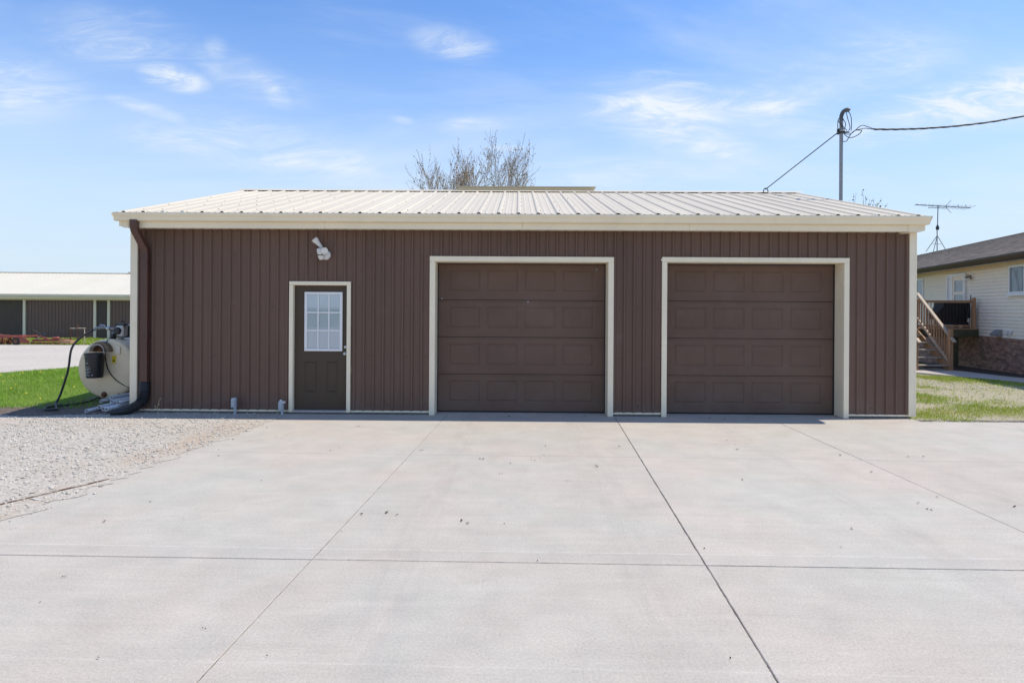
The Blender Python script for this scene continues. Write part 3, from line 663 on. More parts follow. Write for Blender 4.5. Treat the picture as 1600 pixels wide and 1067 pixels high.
# eaves: soffit, fascia, gutter, rake
RX = 6.24; EY, EZ, RY, RZ = 9.84, 3.145, 14.26, 4.275
SL = (RZ-EZ)/(RY-EY)
B(-6.13, 6.23, 9.885, F-.003, 2.918, 2.93).build('soffit', 'cream', gar)
m = MB(); m.box(-6.135, -3.0, 9.868, 9.884, 2.905, 3.05); m.build('fascia', 'cream', gar, bev=.003)
for a, b in ((-2.998, .06), (.062, 2.63), (2.632, 5.97)): MB().box(a, b, 9.868, 9.884, 2.905, 3.05).build('fascia', 'cream', gar, bev=.003)
for X, s in ((-6.14, -1), (5.972, 1)):   # boxed returns at both ends
    p = [(X, 9.862, 2.90), (X+.26, 9.862, 2.90), (X+.26, 9.862, 3.06), (X, 9.862, 3.06)]
    if s < 0: p = [(X-.055, 9.862, 2.93), (X+.09, 9.862, 2.90), (X+.09, 9.862, 3.06), (X-.055, 9.862, 3.06)]
    else: p = [(X, 9.862, 2.90), (X+.18, 9.862, 2.90), (X+.26, 9.862, 2.93), (X+.26, 9.862, 3.06), (X, 9.862, 3.06)]
    MB().prism(p, (0, .40, 0)).build('eave_return', 'cream', gar, bev=.003)
# K-style gutter profile (y, z)
gp = [(9.862, 3.005), (9.80, 3.005), (9.785, 3.02), (9.775, 3.06), (9.752, 3.085), (9.742, 3.105), (9.742, 3.128), (9.752, 3.128), (9.752, 3.112), (9.79, 3.03), (9.86, 3.02)]
for a, b in ((-6.225, -2.2), (-2.199, 2.3), (2.301, 6.25)):
    m = MB(); n = len(gp)
    m.add([(x, y, z) for x in (a, b) for y, z in gp], [(i, i+1, n+i+1, n+i) for i in range(n-1)]); m.build('gutter', 'cream', gar)
for X, s in ((-6.226, -1), (6.251, 1)):
    pr = [(y, z) for y, z in gp[:8]]+[(9.862, 3.128)]
    MB().prism([(X+(0 if z < 3.03 else s*.012*(z-3.03)/.1), y, z) for y, z in pr], (s*.004, 0, 0)).build('gutter_cap', 'cream', gar)
B(-RX+.03, RX-.03, 9.845, 9.861, 3.03, 3.143).build('eave_trim', 'cream', gar)
for s in (-1, 1):
    for (ya, za, yb, zb) in ((EY, EZ, RY, RZ), (2*RY-EY, EZ, RY, RZ)):
        m = MB(); x0, x1 = sorted((s*(RX-.028), s*(RX+.004)))
        m.hexa([(x0, ya, za-.13), (x1, ya, za-.13), (x1, yb, zb-.13), (x0, yb, zb-.13), (x0, ya, za-.002), (x1, ya, za-.002), (x1, yb, zb-.002), (x0, yb, zb-.002)]); m.build('rake_trim', 'cream', gar)
# roof sheets, 0.914 m cover, ribs every 0.305 m
x = -RX; k = 0; scr = MB()
while x < RX-.01:
    xe = min(x+.9144, RX); lift = R.uniform(.0, .0015)
    for (ya, yb) in ((EY-.03, RY), (2*RY-EY+.03, RY)):
        pr = ribs(x, xe+(.012 if xe < RX else 0), .3048, .075, .028, .021, .005); n = len(pr); m = MB()
        for f_ in (0, 1):
            yy = yb if f_ else ya; zz = EZ+SL*((min(yy, 2*RY-yy))-EY)
            m.v += [(q, yy, zz+h+lift) for q, h in pr]
        m.f += [(i, i+1, n+i+1, n+i) for i in range(n-1)]; m.build('roof_panel', 'roof', gar)
    x = xe
kk = math.ceil(-RX/.3048)
while kk*.3048 < RX:
    c = kk*.3048
    for t in (.006, .1, .27, .44, .61, .78, .93):
        for dx in (.042,):
            y = EY+(RY-EY)*t; z = EZ+SL*(y-EY)
            scr.lathe((c+dx+R.uniform(-.006, .006), y+R.uniform(-.02, .02), z), (0, -SL, 1), [(0, .010), (.005, .009), (.010, .004)], 6) if R.random() < .72 else None
    kk += 1
scr.build('roof_screw', 'foundation', gar, kind='stuff')
m = MB(); kk = math.ceil(XL/PIT)
while kk*PIT < XR:
    c = kk*PIT+.07
    if kk % 2 == 0:
        for z in (.16, .92, 1.70, 2.5):
            if any(a-.05 < c < b+.05 and z < t for a, b, t in openings) or not XL+.1 < c < XR-.1: continue
            m.lathe((c, F-.002, z+R.uniform(-.01, .01)), (0, -1, 0), [(0, .009), (.006, .008), (.009, .003)], 6)
    kk += 1
m.build('wall_screw', 'downspout', gar, kind='stuff')
# ridge cap
for a, b in ((-RX, -2.), (-1.999, 2.3), (2.301, RX)):
    h = .025; m = MB(); dy = .17
    m.add([(q, y, z) for q in (a, b) for y, z in ((RY-dy, RZ-SL*dy+h), (RY-.05, RZ+h+.004-SL*.05+.01), (RY, RZ+h+.016), (RY+.05, RZ+h+.004-SL*.05+.01), (RY+dy, RZ-SL*dy+h))], [(i, i+1, 6+i, 5+i) for i in range(4)])
    m.build('ridge_cap', 'roof', gar)
# raised ridge vent
m = MB(); vy0, vy1 = RY-.02, RY+.36
m.box(-1.36, 1.66, RY+.02, RY+.32, RZ-.05, RZ+.115)
vent = m.build('ridge_vent', 'cream', gar)
m = MB(); m.prism([(-1.41, RY-.06, RZ+.116), (-1.41, RY+.17, RZ+.150), (-1.41, RY+.40, RZ+.116), (-1.41, RY+.40, RZ+.10), (-1.41, RY-.06, RZ+.10)], (3.12, 0, 0)); m.build('vent_cap', 'roof', vent)
# downspout
def sweep(pts, prof, twist=None):
    m = MB(); n = len(prof); pts = [Vector(p) for p in pts]
    for i, p in enumerate(pts):
        t = (pts[min(i+1, len(pts)-1)]-pts[max(i-1, 0)]).normalized(); sx = Vector((1, 0, 0)); sx = (sx-t*sx.dot(t)).normalized(); sy = t.cross(sx)
        s = 1 if twist is None else twist[i]
        m.v += [tuple(p+sx*a*s+sy*b) for a, b in prof]
    for i in range(len(pts)-1):
        m.f += [(i*n+j, i*n+(j+1) % n, (i+1)*n+(j+1) % n, (i+1)*n+j) for j in range(n)]
    m.f += [tuple(reversed(range(n))), tuple(range((len(pts)-1)*n, len(pts)*n))]; return m
sq = [(-.055, -.035), (-.035, -.038), (0, -.032), (.035, -.038), (.055, -.035), (.055, .035), (.035, .038), (0, .032), (-.035, .038), (-.055, .035)]
sweep([(-5.925, 9.81, 3.02), (-5.925, 9.81, 2.93), (-5.922, 9.825, 2.87), (-5.905, 10.00, 2.66), (-5.895, 10.045, 2.60), (-5.89, 10.05, 2.5), (-5.89, 10.05, .42)], sq).build('downspout', 'downspout', gar, smooth=True)
for z in (2.3, 1.2): B(-5.955, -5.825, 10.008, 10.095, z, z+.03).build('downspout_strap', 'downspout', gar)
ext = [(-5.89, 10.05, .50), (-5.89, 10.05, .36), (-5.895, 10.04, .26), (-5.925, 10.01, .18), (-5.99, 9.955, .115), (-6.07, 9.90, .075), (-6.16, 9.84, .055), (-6.26, 9.77, .045)]
def smooth_path(pts, n=6):
    P = [Vector(p) for p in pts]; out = []
    for i in range(len(P)-1):
        a, b, c, d = P[max(i-1, 0)], P[i], P[i+1], P[min(i+2, len(P)-1)]
        for k in range(n):
            t = k/n; out.append(.5*((2*b)+(c-a)*t+(2*a-5*b+4*c-d)*t*t+(3*b-a-3*c+d)*t**3))
    out.append(P[-1]); return out
ep = smooth_path(ext, 8)
er = [(.082 if i % 2 else .072)*(1 if i < 36 else 1-.03*(i-36)) for i in range(len(ep))]
MB().tube(ep, er, 14).build('downspout_extension', 'black_plastic', gar, smooth=False)

# security light over the service door
L = thing('security_light', (-3.06, F-.02, 2.52), 'white twin-head security light mounted on the wall above the service door', 'light')
MB().lathe((-3.04, F-.015, 2.515), (0, -1, 0), [(0, .075), (.02, .078), (.045, .072), (.06, .05)], 20).build('base', 'lamp_white', L, True)
MB().lathe((-3.09, F-.10, 2.47), (-.12, -.25, 1), [(-.03, .035), (0, .052), (.09, .055), (.14, .052), (.15, .04)], 16).build('sensor', 'lamp_white', L, True)
B(-3.135, -3.05, F-.165, F-.155, 2.50, 2.512).build('sensor_lens', 'dark', L)
lh = MB().lathe((-3.10, F-.10, 2.64), (-.55, -.35, .72), [(-.02, .02), (.02, .028), (.03, .03), (.08, .036), (.12, .050), (.16, .052)], 14).build('lamp_head', 'lamp_white', L, True)
MB().lathe((-3.02, F-.10, 2.60), (.1, -.9, -.25), [(-.02, .02), (.03, .03), (.09, .045), (.13, .052)], 14).build('lamp_head', 'lamp_white', L, True)
# grey outlet posts
def outlet(x, y, zt, label, knob):
    t = thing('outlet_post', (x, y, 0), label, 'outlet', 'grey outlet boxes on stub pipes along the garage wall')
    MB().tube([(x+.018, y, -.1), (x+.018, y, zt-.14)], .021, 10).build('stub_pipe', 'grey_box', t, True)
    m = MB(); m.prism([(x-.036, y-.035, zt-.155), (x+.036, y-.035, zt-.155), (x+.036, y-.035, zt), (x-.020, y-.035, zt), (x-.036, y-.035, zt-.018)], (0, .075, 0)); m.build('box', 'grey_box', t, bev=.006)
    B(x-.026, x+.026, y-.045, y-.036, zt-.135, zt-.03).build('cover_plate', 'grey_box', t, bev=.004)
    if knob:
        MB().lathe((x+.03, y-.02, zt-.022), (1, -.2, .1), [(0, .012), (.03, .014), (.045, .016), (.05, .010)], 10).build('plug', 'lamp_white', t, True)
        MB().lathe((x, y-.01, zt), (0, 0, 1), [(0, .022), (.012, .02), (.018, .01)], 10).build('cap', 'lamp_white', t, True)
outlet(-4.45, 10.0, .265, 'plain grey outlet box on a stub pipe standing in the gravel', False)
outlet(-3.70, 9.98, .225, 'grey outlet box with a pale plug and cap beside the service door', True)
# weed by the wall
wd = MB(); wd.tube(smooth_path([(-5.62, 9.97, -.02), (-5.63, 9.96, .1), (-5.61, 9.95, .19), (-5.575, 9.94, .24)], 3), .004, 5); wd.tube([(-5.63, 9.96, .08), (-5.66, 9.94, .12)], .003, 4); wd.tube([(-5.62, 9.955, .13), (-5.59, 9.93, .16)], .003, 4)
for p in ((-5.66, 9.94, .12), (-5.59, 9.93, .16), (-5.575, 9.94, .24)): wd.lathe(p, (.2, -.3, 1), [(-.004, .003), (.01, .011), (.02, .003)], 5)
tag(wd.build('weed', 'straw'), 'single dry weed stalk growing against the garage wall', 'plant')

# ------------------------------------------------------------------ fuel tank and the things around it
TX, TY, TZ, TR = -7.135, 11.04, .60, .51
T = thing('fuel_tank', (TX, TY, -.03), 'cream horizontal fuel tank with a hand pump and hose on top', 'fuel tank')
MB().lathe((TX, TY, TZ), (0, 1, 0), [(-.035, .001), (-.034, .12), (-.028, .25), (-.016, .38), (-.002, .47), (.012, .497), (.03, TR), (1.80, TR), (1.82, .49), (1.85, .2), (1.855, .001)], 56).build('shell', 'tank', T, True)
MB().lathe((TX, TY+.05, TZ), (0, 1, 0), [(-.008, TR+.002), (-.006, TR+.006), (.006, TR+.006), (.008, TR+.002)], 56).build('weld_seam', 'tank', T, True)
for y in (.32, 1.45):
    for x in (-.16, .2):
        m = MB(); m.hexa([(TX+x-.05, TY+y-.03, -.06), (TX+x+.05, TY+y-.03, -.06), (TX+x+.05, TY+y+.05, -.06), (TX+x-.05, TY+y+.05, -.06), (TX+x-.08, TY+y-.03, .15), (TX+x+.08, TY+y-.03, .15), (TX+x+.08, TY+y+.05, .15), (TX+x-.08, TY+y+.05, .15)]); m.build('foot', 'rust', T)
    B(TX-.42, TX+.42, TY+y-.035, TY+y+.055, -.07, -.0).build('skid', 'rust', T)
MB().lathe((TX-.03, TY-.005, .155), (0, -1, 0), [(0, .045), (.012, .05), (.02, .032), (.05, .03), (.055, .012)], 12).build('drain_plug', 'rust', T, True)
MB().tube([(TX+.22, TY+.02, .20), (TX+.20, TY-.01, .13), (TX+.24, TY-.02, .07)], .012, 6).build('drain_valve', 'rust', T)
# brown half-round ring with a darker back on the end face
pa = []; ri, ro = .115, .175; bx, bz = -7.18, .90
pa = [(bx+ro*math.cos(a), TY-.03, bz+ro*math.sin(a)) for a in [math.pi*i/14 for i in range(15)]]+[(bx+ri*math.cos(a), TY-.03, bz+ri*math.sin(a)) for a in [math.pi*(14-i)/14 for i in range(15)]]
MB().prism(pa, (0, -.10, 0)).build('half_ring', 'old_brown', T)
MB().prism([(bx+.113*math.cos(math.pi*i/12), TY-.045, bz+.113*math.sin(math.pi*i/12)) for i in range(13)], (0, -.006, 0)).build('half_ring_back', 'rust', T)
B(-6.98, -6.88, TY-.036, TY-.026, .86, .99).build('data_plate', 'cream', T, bev=.003)
B(-7.02, -6.95, TY-.0375, TY-.030, .70, .83).build('warning_sticker', 'yellow', T)
MB().prism([(-7.005, TY-.039, .73), (-6.965, TY-.039, .73), (-6.985, TY-.039, .775)], (0, -.001, 0)).build('sticker_mark', 'dark', T)
# pump on top
pm = MB(); pm.lathe((-7.04, TY+.26, 1.08), (0, 0, 1), [(0, .05), (.03, .05), (.035, .03), (.08, .03)], 14)
pm = pm.build('pump_neck', 'galv', T, True)
B(-7.10, -6.965, TY+.18, TY+.34, 1.15, 1.345).build('pump_body', 'lamp_white', T, bev=.022)
MB().lathe((-7.055, TY+.18, 1.25), (0, -1, 0), [(0, .062), (.02, .065), (.045, .055), (.05, .02)], 18).build('pump_dial', 'black_plastic', T, True)
B(-7.12, -6.955, TY+.19, TY+.33, 1.346, 1.375).build('pump_cap', 'black_plastic', T, bev=.008)
MB().tube(smooth_path([(-7.0, TY+.17, 1.39), (-6.97, TY+.16, 1.43), (-6.93, TY+.16, 1.40), (-6.93, TY+.16, 1.33)], 4), .011, 7).build('pump_handle', 'black_plastic', T, True)
MB().lathe((-7.12, TY+.22, 1.20), (-1, 0, 0), [(-.02, .04), (.0, .045), (.03, .045), (.035, .03), (.06, .03)], 12).build('pump_filter', 'galv', T, True)
B(-7.16, -7.09, TY+.12, TY+.2, 1.10, 1.20).build('pump_valve', 'black_plastic', T, bev=.012)
MB().tube(smooth_path([(-7.12, TY+.2, 1.285), (-7.22, TY+.19, 1.295), (-7.32, TY+.17, 1.31), (-7.39, TY+.14, 1.30), (-7.44, TY+.12, 1.27)], 4), [.022]*8+[.026]*9, 10).build('nozzle', 'galv', T, True)
MB().tube([(-7.27, TY+.19, 1.29), (-7.29, TY+.17, 1.345), (-7.36, TY+.15, 1.355)], .012, 6).build('nozzle_lever', 'chrome', T, True)
MB().lathe((-7.205, TY+.19, 1.29), (-1, 0, .1), [(0, .032), (.025, .034), (.05, .032)], 10).build('swivel', 'chrome', T, True)
MB().tube(smooth_path([(-7.44, TY+.12, 1.27), (-7.56, TY-.02, 1.15), (-7.66, TY-.12, .96), (-7.66, TY-.20, .62), (-7.70, TY-.24, .38), (-7.74, TY-.28, .18), (-7.72, TY-.40, .06), (-7.52, 10.36, .034), (-7.36, 10.14, .034), (-7.50, 10.12, .034), (-7.62, 10.26, .036), (-7.60, 10.46, .04), (-7.48, 10.62, .036), (-7.42, 10.95, .036), (-7.55, 11.5, .04), (-7.4, 12.0, .04)], 7), .0175, 10).build('hose', 'rubber', T, True)
MB().tube(smooth_path([(-7.11, TY+.15, 1.16), (-7.13, TY-.03, 1.05), (-7.125, TY-.055, .82), (-7.07, TY-.05, .58), (-6.96, TY-.035, .42), (-6.80, TY+.0, .30), (-6.70, TY+.06, .24), (-6.62, TY+.2, .22)], 6), .009, 6).build('power_cord', 'rubber', T, True)
# bucket hanging on the tank end
bc = Vector((-7.185, TY-.235, 0)); bu = thing('bucket', (bc.x, bc.y, .47), 'black plastic bucket with faded white print hanging on the tank end', 'bucket'); bu.scale = (.91, .91, 1.)
MB().lathe((bc.x, bc.y, .47), (0, 0, 1), [(0, .001), (.001, .135), (.008, .138), (.33, .158), (.331, .168), (.345, .168), (.347, .160), (.375, .161), (.377, .172), (.415, .172), (.416, .160), (.40, .156), (.05, .13), (.045, .001)], 32).build('body', 'black_plastic', bu, True)
hd = [(bc.x-.172*math.cos(a), bc.y+.05*math.sin(a)+.0, .86+.17*math.sin(a)) for a in [math.pi*i/12 for i in range(13)]]
MB().tube(hd, .006, 6).build('handle', 'lamp_white', bu, True)
pr = MB(); rows = [(.725, [(-.62, -.15)]), (.66, [(-.66, -.20), (-.14, .02)]), (.635, [(-.66, .12)]), (.615, [(-.64, -.1)]), (.585, [(-.66, .02), (.08, .16)]), (.565, [(-.65, -.05)]), (.535, [(-.66, -.12)]), (.518, [(-.64, .05)])]
for z, segs in rows:
    for a0, a1 in segs:
        h = .010 if z > .7 else .006; rr = .1395+.02*(z-.478)/.32+.0015; a = a0
        while a < a1:
            e = min(a+R.uniform(.05, .16), a1)
            pr.add([(bc.x+rr*math.sin(q), bc.y-rr*math.cos(q), zz) for q, zz in ((a, z-h/2), (e, z-h/2), (e, z+h/2), (a, z+h/2))], [(0, 1, 2, 3)]); a = e+.03
for i in range(4):
    for j in range(3):
        if R.random() < .7:
            a = .22+i*.035; z = .515+j*.007; rr = .1435
            pr.add([(bc.x+rr*math.sin(q), bc.y-rr*math.cos(q), zz) for q, zz in ((a, z), (a+.028, z), (a+.028, z+.006), (a, z+.006))], [(0, 1, 2, 3)])
pr.build('print', 'print', bu)
# white pipes in a heap
pl = [(-7.02, 10.72, .05, -6.62, 13.0, .05, 'topmost white pipe pointing left out of the heap beside the tank foot'), (-6.86, 10.62, .10, -6.5, 13.1, .09, 'white pipe lying second from the tank in the heap'),
      (-6.72, 10.52, .145, -6.42, 13.0, .10, 'white pipe lying across the top of the heap'), (-6.66, 10.12, .045, -6.42, 12.9, .04, 'white pipe reaching farthest towards the gravel from the heap'),
      (-6.56, 10.28, .11, -6.34, 12.8, .09, 'white pipe resting on the two lowest pipes of the heap'), (-6.50, 9.98, .04, -6.30, 12.7, .04, 'short looking white pipe low in the heap near the downspout'),
      (-6.40, 9.90, .045, -6.24, 12.8, .05, 'white pipe next to the black downspout extension'), (-6.34, 10.1, .115, -6.22, 12.9, .10, 'white pipe leaning on the heap closest to the garage wall'), (-6.78, 10.0, .0, -6.55, 12.8, .04, 'white pipe half sunk in the gravel at the edge of the heap')]
for i, (x0, y0, z0, x1, y1, z1, lab) in enumerate(pl):
    a, b = Vector((x0, y0, z0+.035)), Vector((x1, y1, z1+.03)); d = (b-a).normalized()
    r = .031; t = MB(); n = 14; nx = d.orthogonal().normalized(); ny = d.cross(nx)
    ring = lambda c, q: [c+(nx*math.cos(2*math.pi*j/n)+ny*math.sin(2*math.pi*j/n))*q for j in range(n)]
    vs = ring(a+d*.25, r*.82)+ring(a, r*.82)+ring(a, r)+ring(b, r)
    t.add(vs, [(k*n+j, k*n+(j+1) % n, (k+1)*n+(j+1) % n, (k+1)*n+j) for k in range(3) for j in range(n)]+[tuple(range(n)), tuple(range(3*n, 4*n))])
    pp = t.build('plastic_pipe', 'pvc', None, True); tag(pp, lab, 'pipe', 'white pipes heaped by the garage corner')
# rusty edging strip in the gravel
ed = smooth_path([(-5.3, 3.9, .01), (-4.75, 4.75, .008), (-4.40, 5.38, .010), (-4.20, 5.78, .011), (-4.06, 6.05, .012), (-3.98, 6.26, .004)], 5)
tag(MB().tube(ed, .006, 6).build('edging_strip', 'old_rust', None, True), 'thin rusty edging strip lying in the gravel along the driveway', 'edging')
# leaf scraps on the concrete
lf = MB()
spots = [(-1.06, 5.3), (-1.0, 5.25), (-.42, 5.1), (-.36, 5.06), (-.40, 7.2), (-.16, 7.18), (.15, 7.24), (.17, 7.15), (.24, 7.23), (.31, 7.4), (-.18, 6.55), (.34, 7.9), (1.28, 7.9), (2.72, 8.3), (2.72, 8.05), (2.65, 7.8), (3.75, 7.5), (3.88, 7.3), (3.7, 6.75), (4.5, 7.45), (4.75, 7.5), (1.31, 4.58), (1.55, 4.5), (2.3, 4.6), (-2.85, 4.0), (-2.0, 3.1), (1.7, 9.9), (2.86, 9.98), (2.95, 9.95), (3.2, 9.9), (-.5, 10.1), (-.15, 10.0), (1.05, 10.02), (.6, 9.85), (3.6, 9.98), (3.85, 5.9), (4.3, 5.6), (-3.2, 5.5), (-2.5, 6.2)]
for x, y in spots+[(R.uniform(-3.5, 6), 2.4+7*R.random()**1.3) for _ in range(45)]:
    s = R.uniform(.006, .017) if y > 5 else R.uniform(.003, .007); a = R.uniform(0, 6.28); n = 5
    for q in range(R.choice((1, 1, 2))):
        ox, oy = R.uniform(-.03, .03), R.uniform(-.03, .03)
        lf.add([(x+ox+s*R.uniform(.5, 1.4)*math.cos(a+6.28*j/n), y+oy+s*.7*R.uniform(.5, 1.4)*math.sin(a+6.28*j/n), .004+R.uniform(0, .012)) for j in range(n)], [tuple(range(n))])
tag(lf.build('leaf_litter', 'leaf_dead'), 'small dead leaf scraps scattered over the concrete driveway', 'leaf litter', kind='stuff')

# ------------------------------------------------------------------ service mast and wires
MX, MY = 6.345, 12.67
mast = thing('service_mast', (MX, MY, 0), 'grey electrical service mast rising past the right end of the garage roof', 'mast')
MB().tube([(MX, MY, .9), (MX, MY, 5.430)], .034, 14).build('pole', 'galv', mast, True)
B(MX-.12, MX+.16, MY-.13, MY+.13, 1.15, 1.62).build('meter_box', 'grey_box', mast, bev=.01)
MB().lathe((MX+.16, MY, 1.42), (1, 0, 0), [(0, .09), (.05, .085), (.09, .06), (.1, .01)], 18).build('meter', 'galv', mast, True)
MB().tube([(MX, MY, -.1), (MX, MY, 1.15)], .030, 10).build('conduit', 'galv', mast, True)
for z in (2.2, 3.3): B(MX-.11, MX+.045, MY-.05, MY+.05, z, z+.05).build('wall_strap', 'galv', mast)
MB().tube(smooth_path([(MX, MY, 5.414), (MX+.0, MY, 5.508), (MX+.03, MY-.02, 5.593), (MX+.085, MY-.05, 5.621), (MX+.12, MY-.07, 5.597)], 4), [.037]*6+[.038]*5+[.040]*6, 12).build('weatherhead', 'old_grey', mast, True)
B(MX-.055, MX+.05, MY-.055, MY+.045, 5.17, 5.215).build('mast_clamp', 'cable', mast, bev=.006)
B(MX+.05, MX+.15, MY-.03, MY-.0, 5.175, 5.205).build('insulator', 'cable', mast, bev=.006)
B(MX-.085, MX-.045, MY-.03, MY+.01, 5.145, 5.26).build('clevis', 'cable', mast, bev=.006)
for pts in ([(MX+.10, MY-.06, 5.593), (MX+.15, MY-.07, 5.492), (MX+.16, MY-.08, 5.320), (MX+.155, MY-.07, 5.203)], [(MX+.06, MY-.06, 5.601), (MX+.08, MY-.08, 5.453), (MX+.13, MY-.08, 5.274), (MX+.11, MY-.07, 5.203)],
            [(MX+.02, MY-.05, 5.554), (MX-.06, MY-.07, 5.461), (MX-.09, MY-.06, 5.414), (MX-.04, MY-.06, 5.320), (MX+.03, MY-.06, 5.219)], [(MX+.0, MY-.05, 5.453), (MX+.05, MY-.07, 5.336), (MX+.02, MY-.07, 5.219)],
            [(MX-.085, MY-.04, 5.414), (MX-.09, MY-.04, 5.297), (MX-.07, MY-.03, 5.219)], [(MX-.05, MY-.06, 5.398), (MX+.0, MY-.07, 5.289), (MX+.08, MY-.07, 5.203)]):
    MB().tube(smooth_path(pts, 5), .0072, 6).build('drip_loop', 'cable', mast, True)
sc_ = thing('service_cable', (6.9, 12.57, 5.2), 'dark twisted power cable running from the mast out past the house', 'cable')
path = smooth_path([(6.93+d, 12.57+.30*d, 5.225+.075*d+.0225*d*d) for d in (0, .5, 1., 1.6, 2.3, 3.1, 4.)]+[(6.93+d, 12.57+.30*d, 5.225+.66+.235*(d-4)) for d in (8, 16, 40)], 30)
def twist(ph, r):
    out = []
    for i, p in enumerate(path): a = ph+i*.16; out.append(p+Vector((0, math.cos(a), math.sin(a)))*r)
    return out
for ph, rr in ((0, .010), (2.1, .010), (4.2, .008)): MB().tube(twist(ph, .011), rr, 6).build('conductor', 'cable', sc_, True)
for pts in ([(6.34, 12.60, 5.19), (6.36, 12.58, 5.15), (6.432, 12.57, 5.124), (6.514, 12.57, 5.158), (6.579, 12.57, 5.215), (6.692, 12.57, 5.30), (6.807, 12.57, 5.274), (6.94, 12.57, 5.228)],
            [(6.34, 12.60, 5.185), (6.38, 12.58, 5.11), (6.449, 12.56, 5.059), (6.547, 12.56, 5.076), (6.644, 12.56, 5.133), (6.693, 12.56, 5.199)],
            [(6.36, 12.63, 5.0), (6.40, 12.58, 4.995), (6.433, 12.58, 5.042), (6.481, 12.58, 5.125), (6.562, 12.58, 5.199), (6.75, 12.58, 5.245), (6.856, 12.57, 5.232), (6.94, 12.57, 5.226)], [(6.579, 12.57, 5.207), (6.695, 12.56, 5.203)]):
    MB().tube(smooth_path(pts, 5), .0075, 6).build('splice_loop', 'cable', sc_, True)
gw = thing('guy_wire', (5.5, 14.1, 4.25), 'slanting guy wire from the mast top down to a ring on the garage ridge', 'wire')
ga, gb = Vector((MX-.075, MY, 5.18)), Vector((5.42, 14.12, 4.33))
MB().tube([ga, gb], .0105, 6).build('wire', 'cable', gw, True)
MB().tube([gb+Vector((.05*math.cos(a), -.02, .075*math.sin(a)-.05)) for a in [2*math.pi*i/14 for i in range(15)]], .010, 6, False).build('ring', 'cable', gw, True)

# ------------------------------------------------------------------ trees
def tree(loc, h, seed, label, spread=.5, trunk_h=.22, r0_=.16, buds=2.0, leafm='bud', leaf_s=.035, minr=.009, group='bare spring trees behind the buildings', depth=5, flat=.5):
    q = random.Random(seed); q2 = random.Random(seed+99); t = thing('tree', loc, label, 'tree', group); tr = MB(); cr = MB(); bd = MB()
    def bud(p, s):
        a = Vector((q2.uniform(-1, 1), q2.uniform(-1, 1), q2.uniform(-.4, 1))).normalized(); b = a.orthogonal().normalized()
        b = b*math.cos(q2.random()*6.28)+a.cross(b)*math.sin(q2.random()*6.28)
        bd.add([p-b*s*.5, p+a*s*.6, p+b*s*.5, p-a*s*.6], [(0, 1, 2, 3)])
    def grow(p, d, ln, r, k):
        n = 4; pts = [p]; c = p.copy(); dd = d.copy()
        for i in range(n):
            dd = (dd+Vector((q.gauss(0, .10), q.gauss(0, .10), q.gauss(.06, .06)))).normalized(); c = c+dd*ln/n; pts.append(c.copy())
        r1 = max(r*.55, minr); rs = [r+(r1-r)*i/n for i in range(n+1)]
        (tr if k <= 0 else cr).tube(pts, rs, 7 if k < 2 else 4, False)
        if k >= depth-2:
            for i in range(int(buds*(1+(k == depth)))):
                e = q2.randint(1, n); bud(pts[e-1].lerp(pts[e], q2.random())+Vector((q2.gauss(0, .03), q2.gauss(0, .03), q2.gauss(0, .03))), leaf_s*q2.uniform(.6, 1.6))
        if k >= depth: return
        m = q.choice((6, 7)) if k == 0 else q.choice((2, 3, 3, 4))
        for j in range(m):
            f = 1. if j == 0 else q.uniform(.35, 1.)
            if k == 0: f = q.uniform(.75, 1.)
            i = min(n-1, int(f*n)); b = pts[i].lerp(pts[i+1], f*n-i) if i < n else pts[-1]
            az = q.random()*6.28 if k else 6.28*j/m+q.uniform(-.4, .4); ang = (q.uniform(.28, .62) if k else q.uniform(.22, .95))*spread*2
            side = dd.orthogonal().normalized(); side = side*math.cos(az)+dd.cross(side)*math.sin(az)
            nd = (dd*math.cos(ang)+side*math.sin(ang)+Vector((0, 0, .18))).normalized()
            grow(b, nd, ln*q.uniform(.60, .84)*(1.12 if k == 0 else 1), max(r1*q.uniform(.6, .85), minr), k+1)
    L = Vector(loc); grow(L+Vector((0, 0, -.15)), Vector((.02, 0, 1)), h*trunk_h*1.3, r0_, 0)
    top = max(v[2] for v in cr.v)-L.z; f = h/top
    for mb in (tr, cr, bd): mb.v = [(L.x+(v[0]-L.x)*f, L.y+(v[1]-L.y)*f, L.z+(v[2]-L.z)*f) for v in mb.v]
    tr.build('trunk', 'bark', t, True); c = cr.build('crown', 'bark', t, True); bd.build('buds', leafm, c, kind='stuff'); return t
tree((-2.45, 30, gz(30)), 10.3, 44, 'budding bare tree rising behind the middle of the garage roof', .50, .24, .12, 1.3, leaf_s=.045, minr=.0055, depth=6)
tree((12.75, 25.5, gz(25.5)), 6.75, 4, 'young leafing tree just topping the garage roof by the mast', .38, .3, .10, 3.0, 'young_leaf', .07, .007, depth=5)
tree((30.4, 50, gz(50)), 8.1, 9, 'thin distant tree whose twigs show between garage and house roof', .5, .25, .12, 1.0, depth=5)

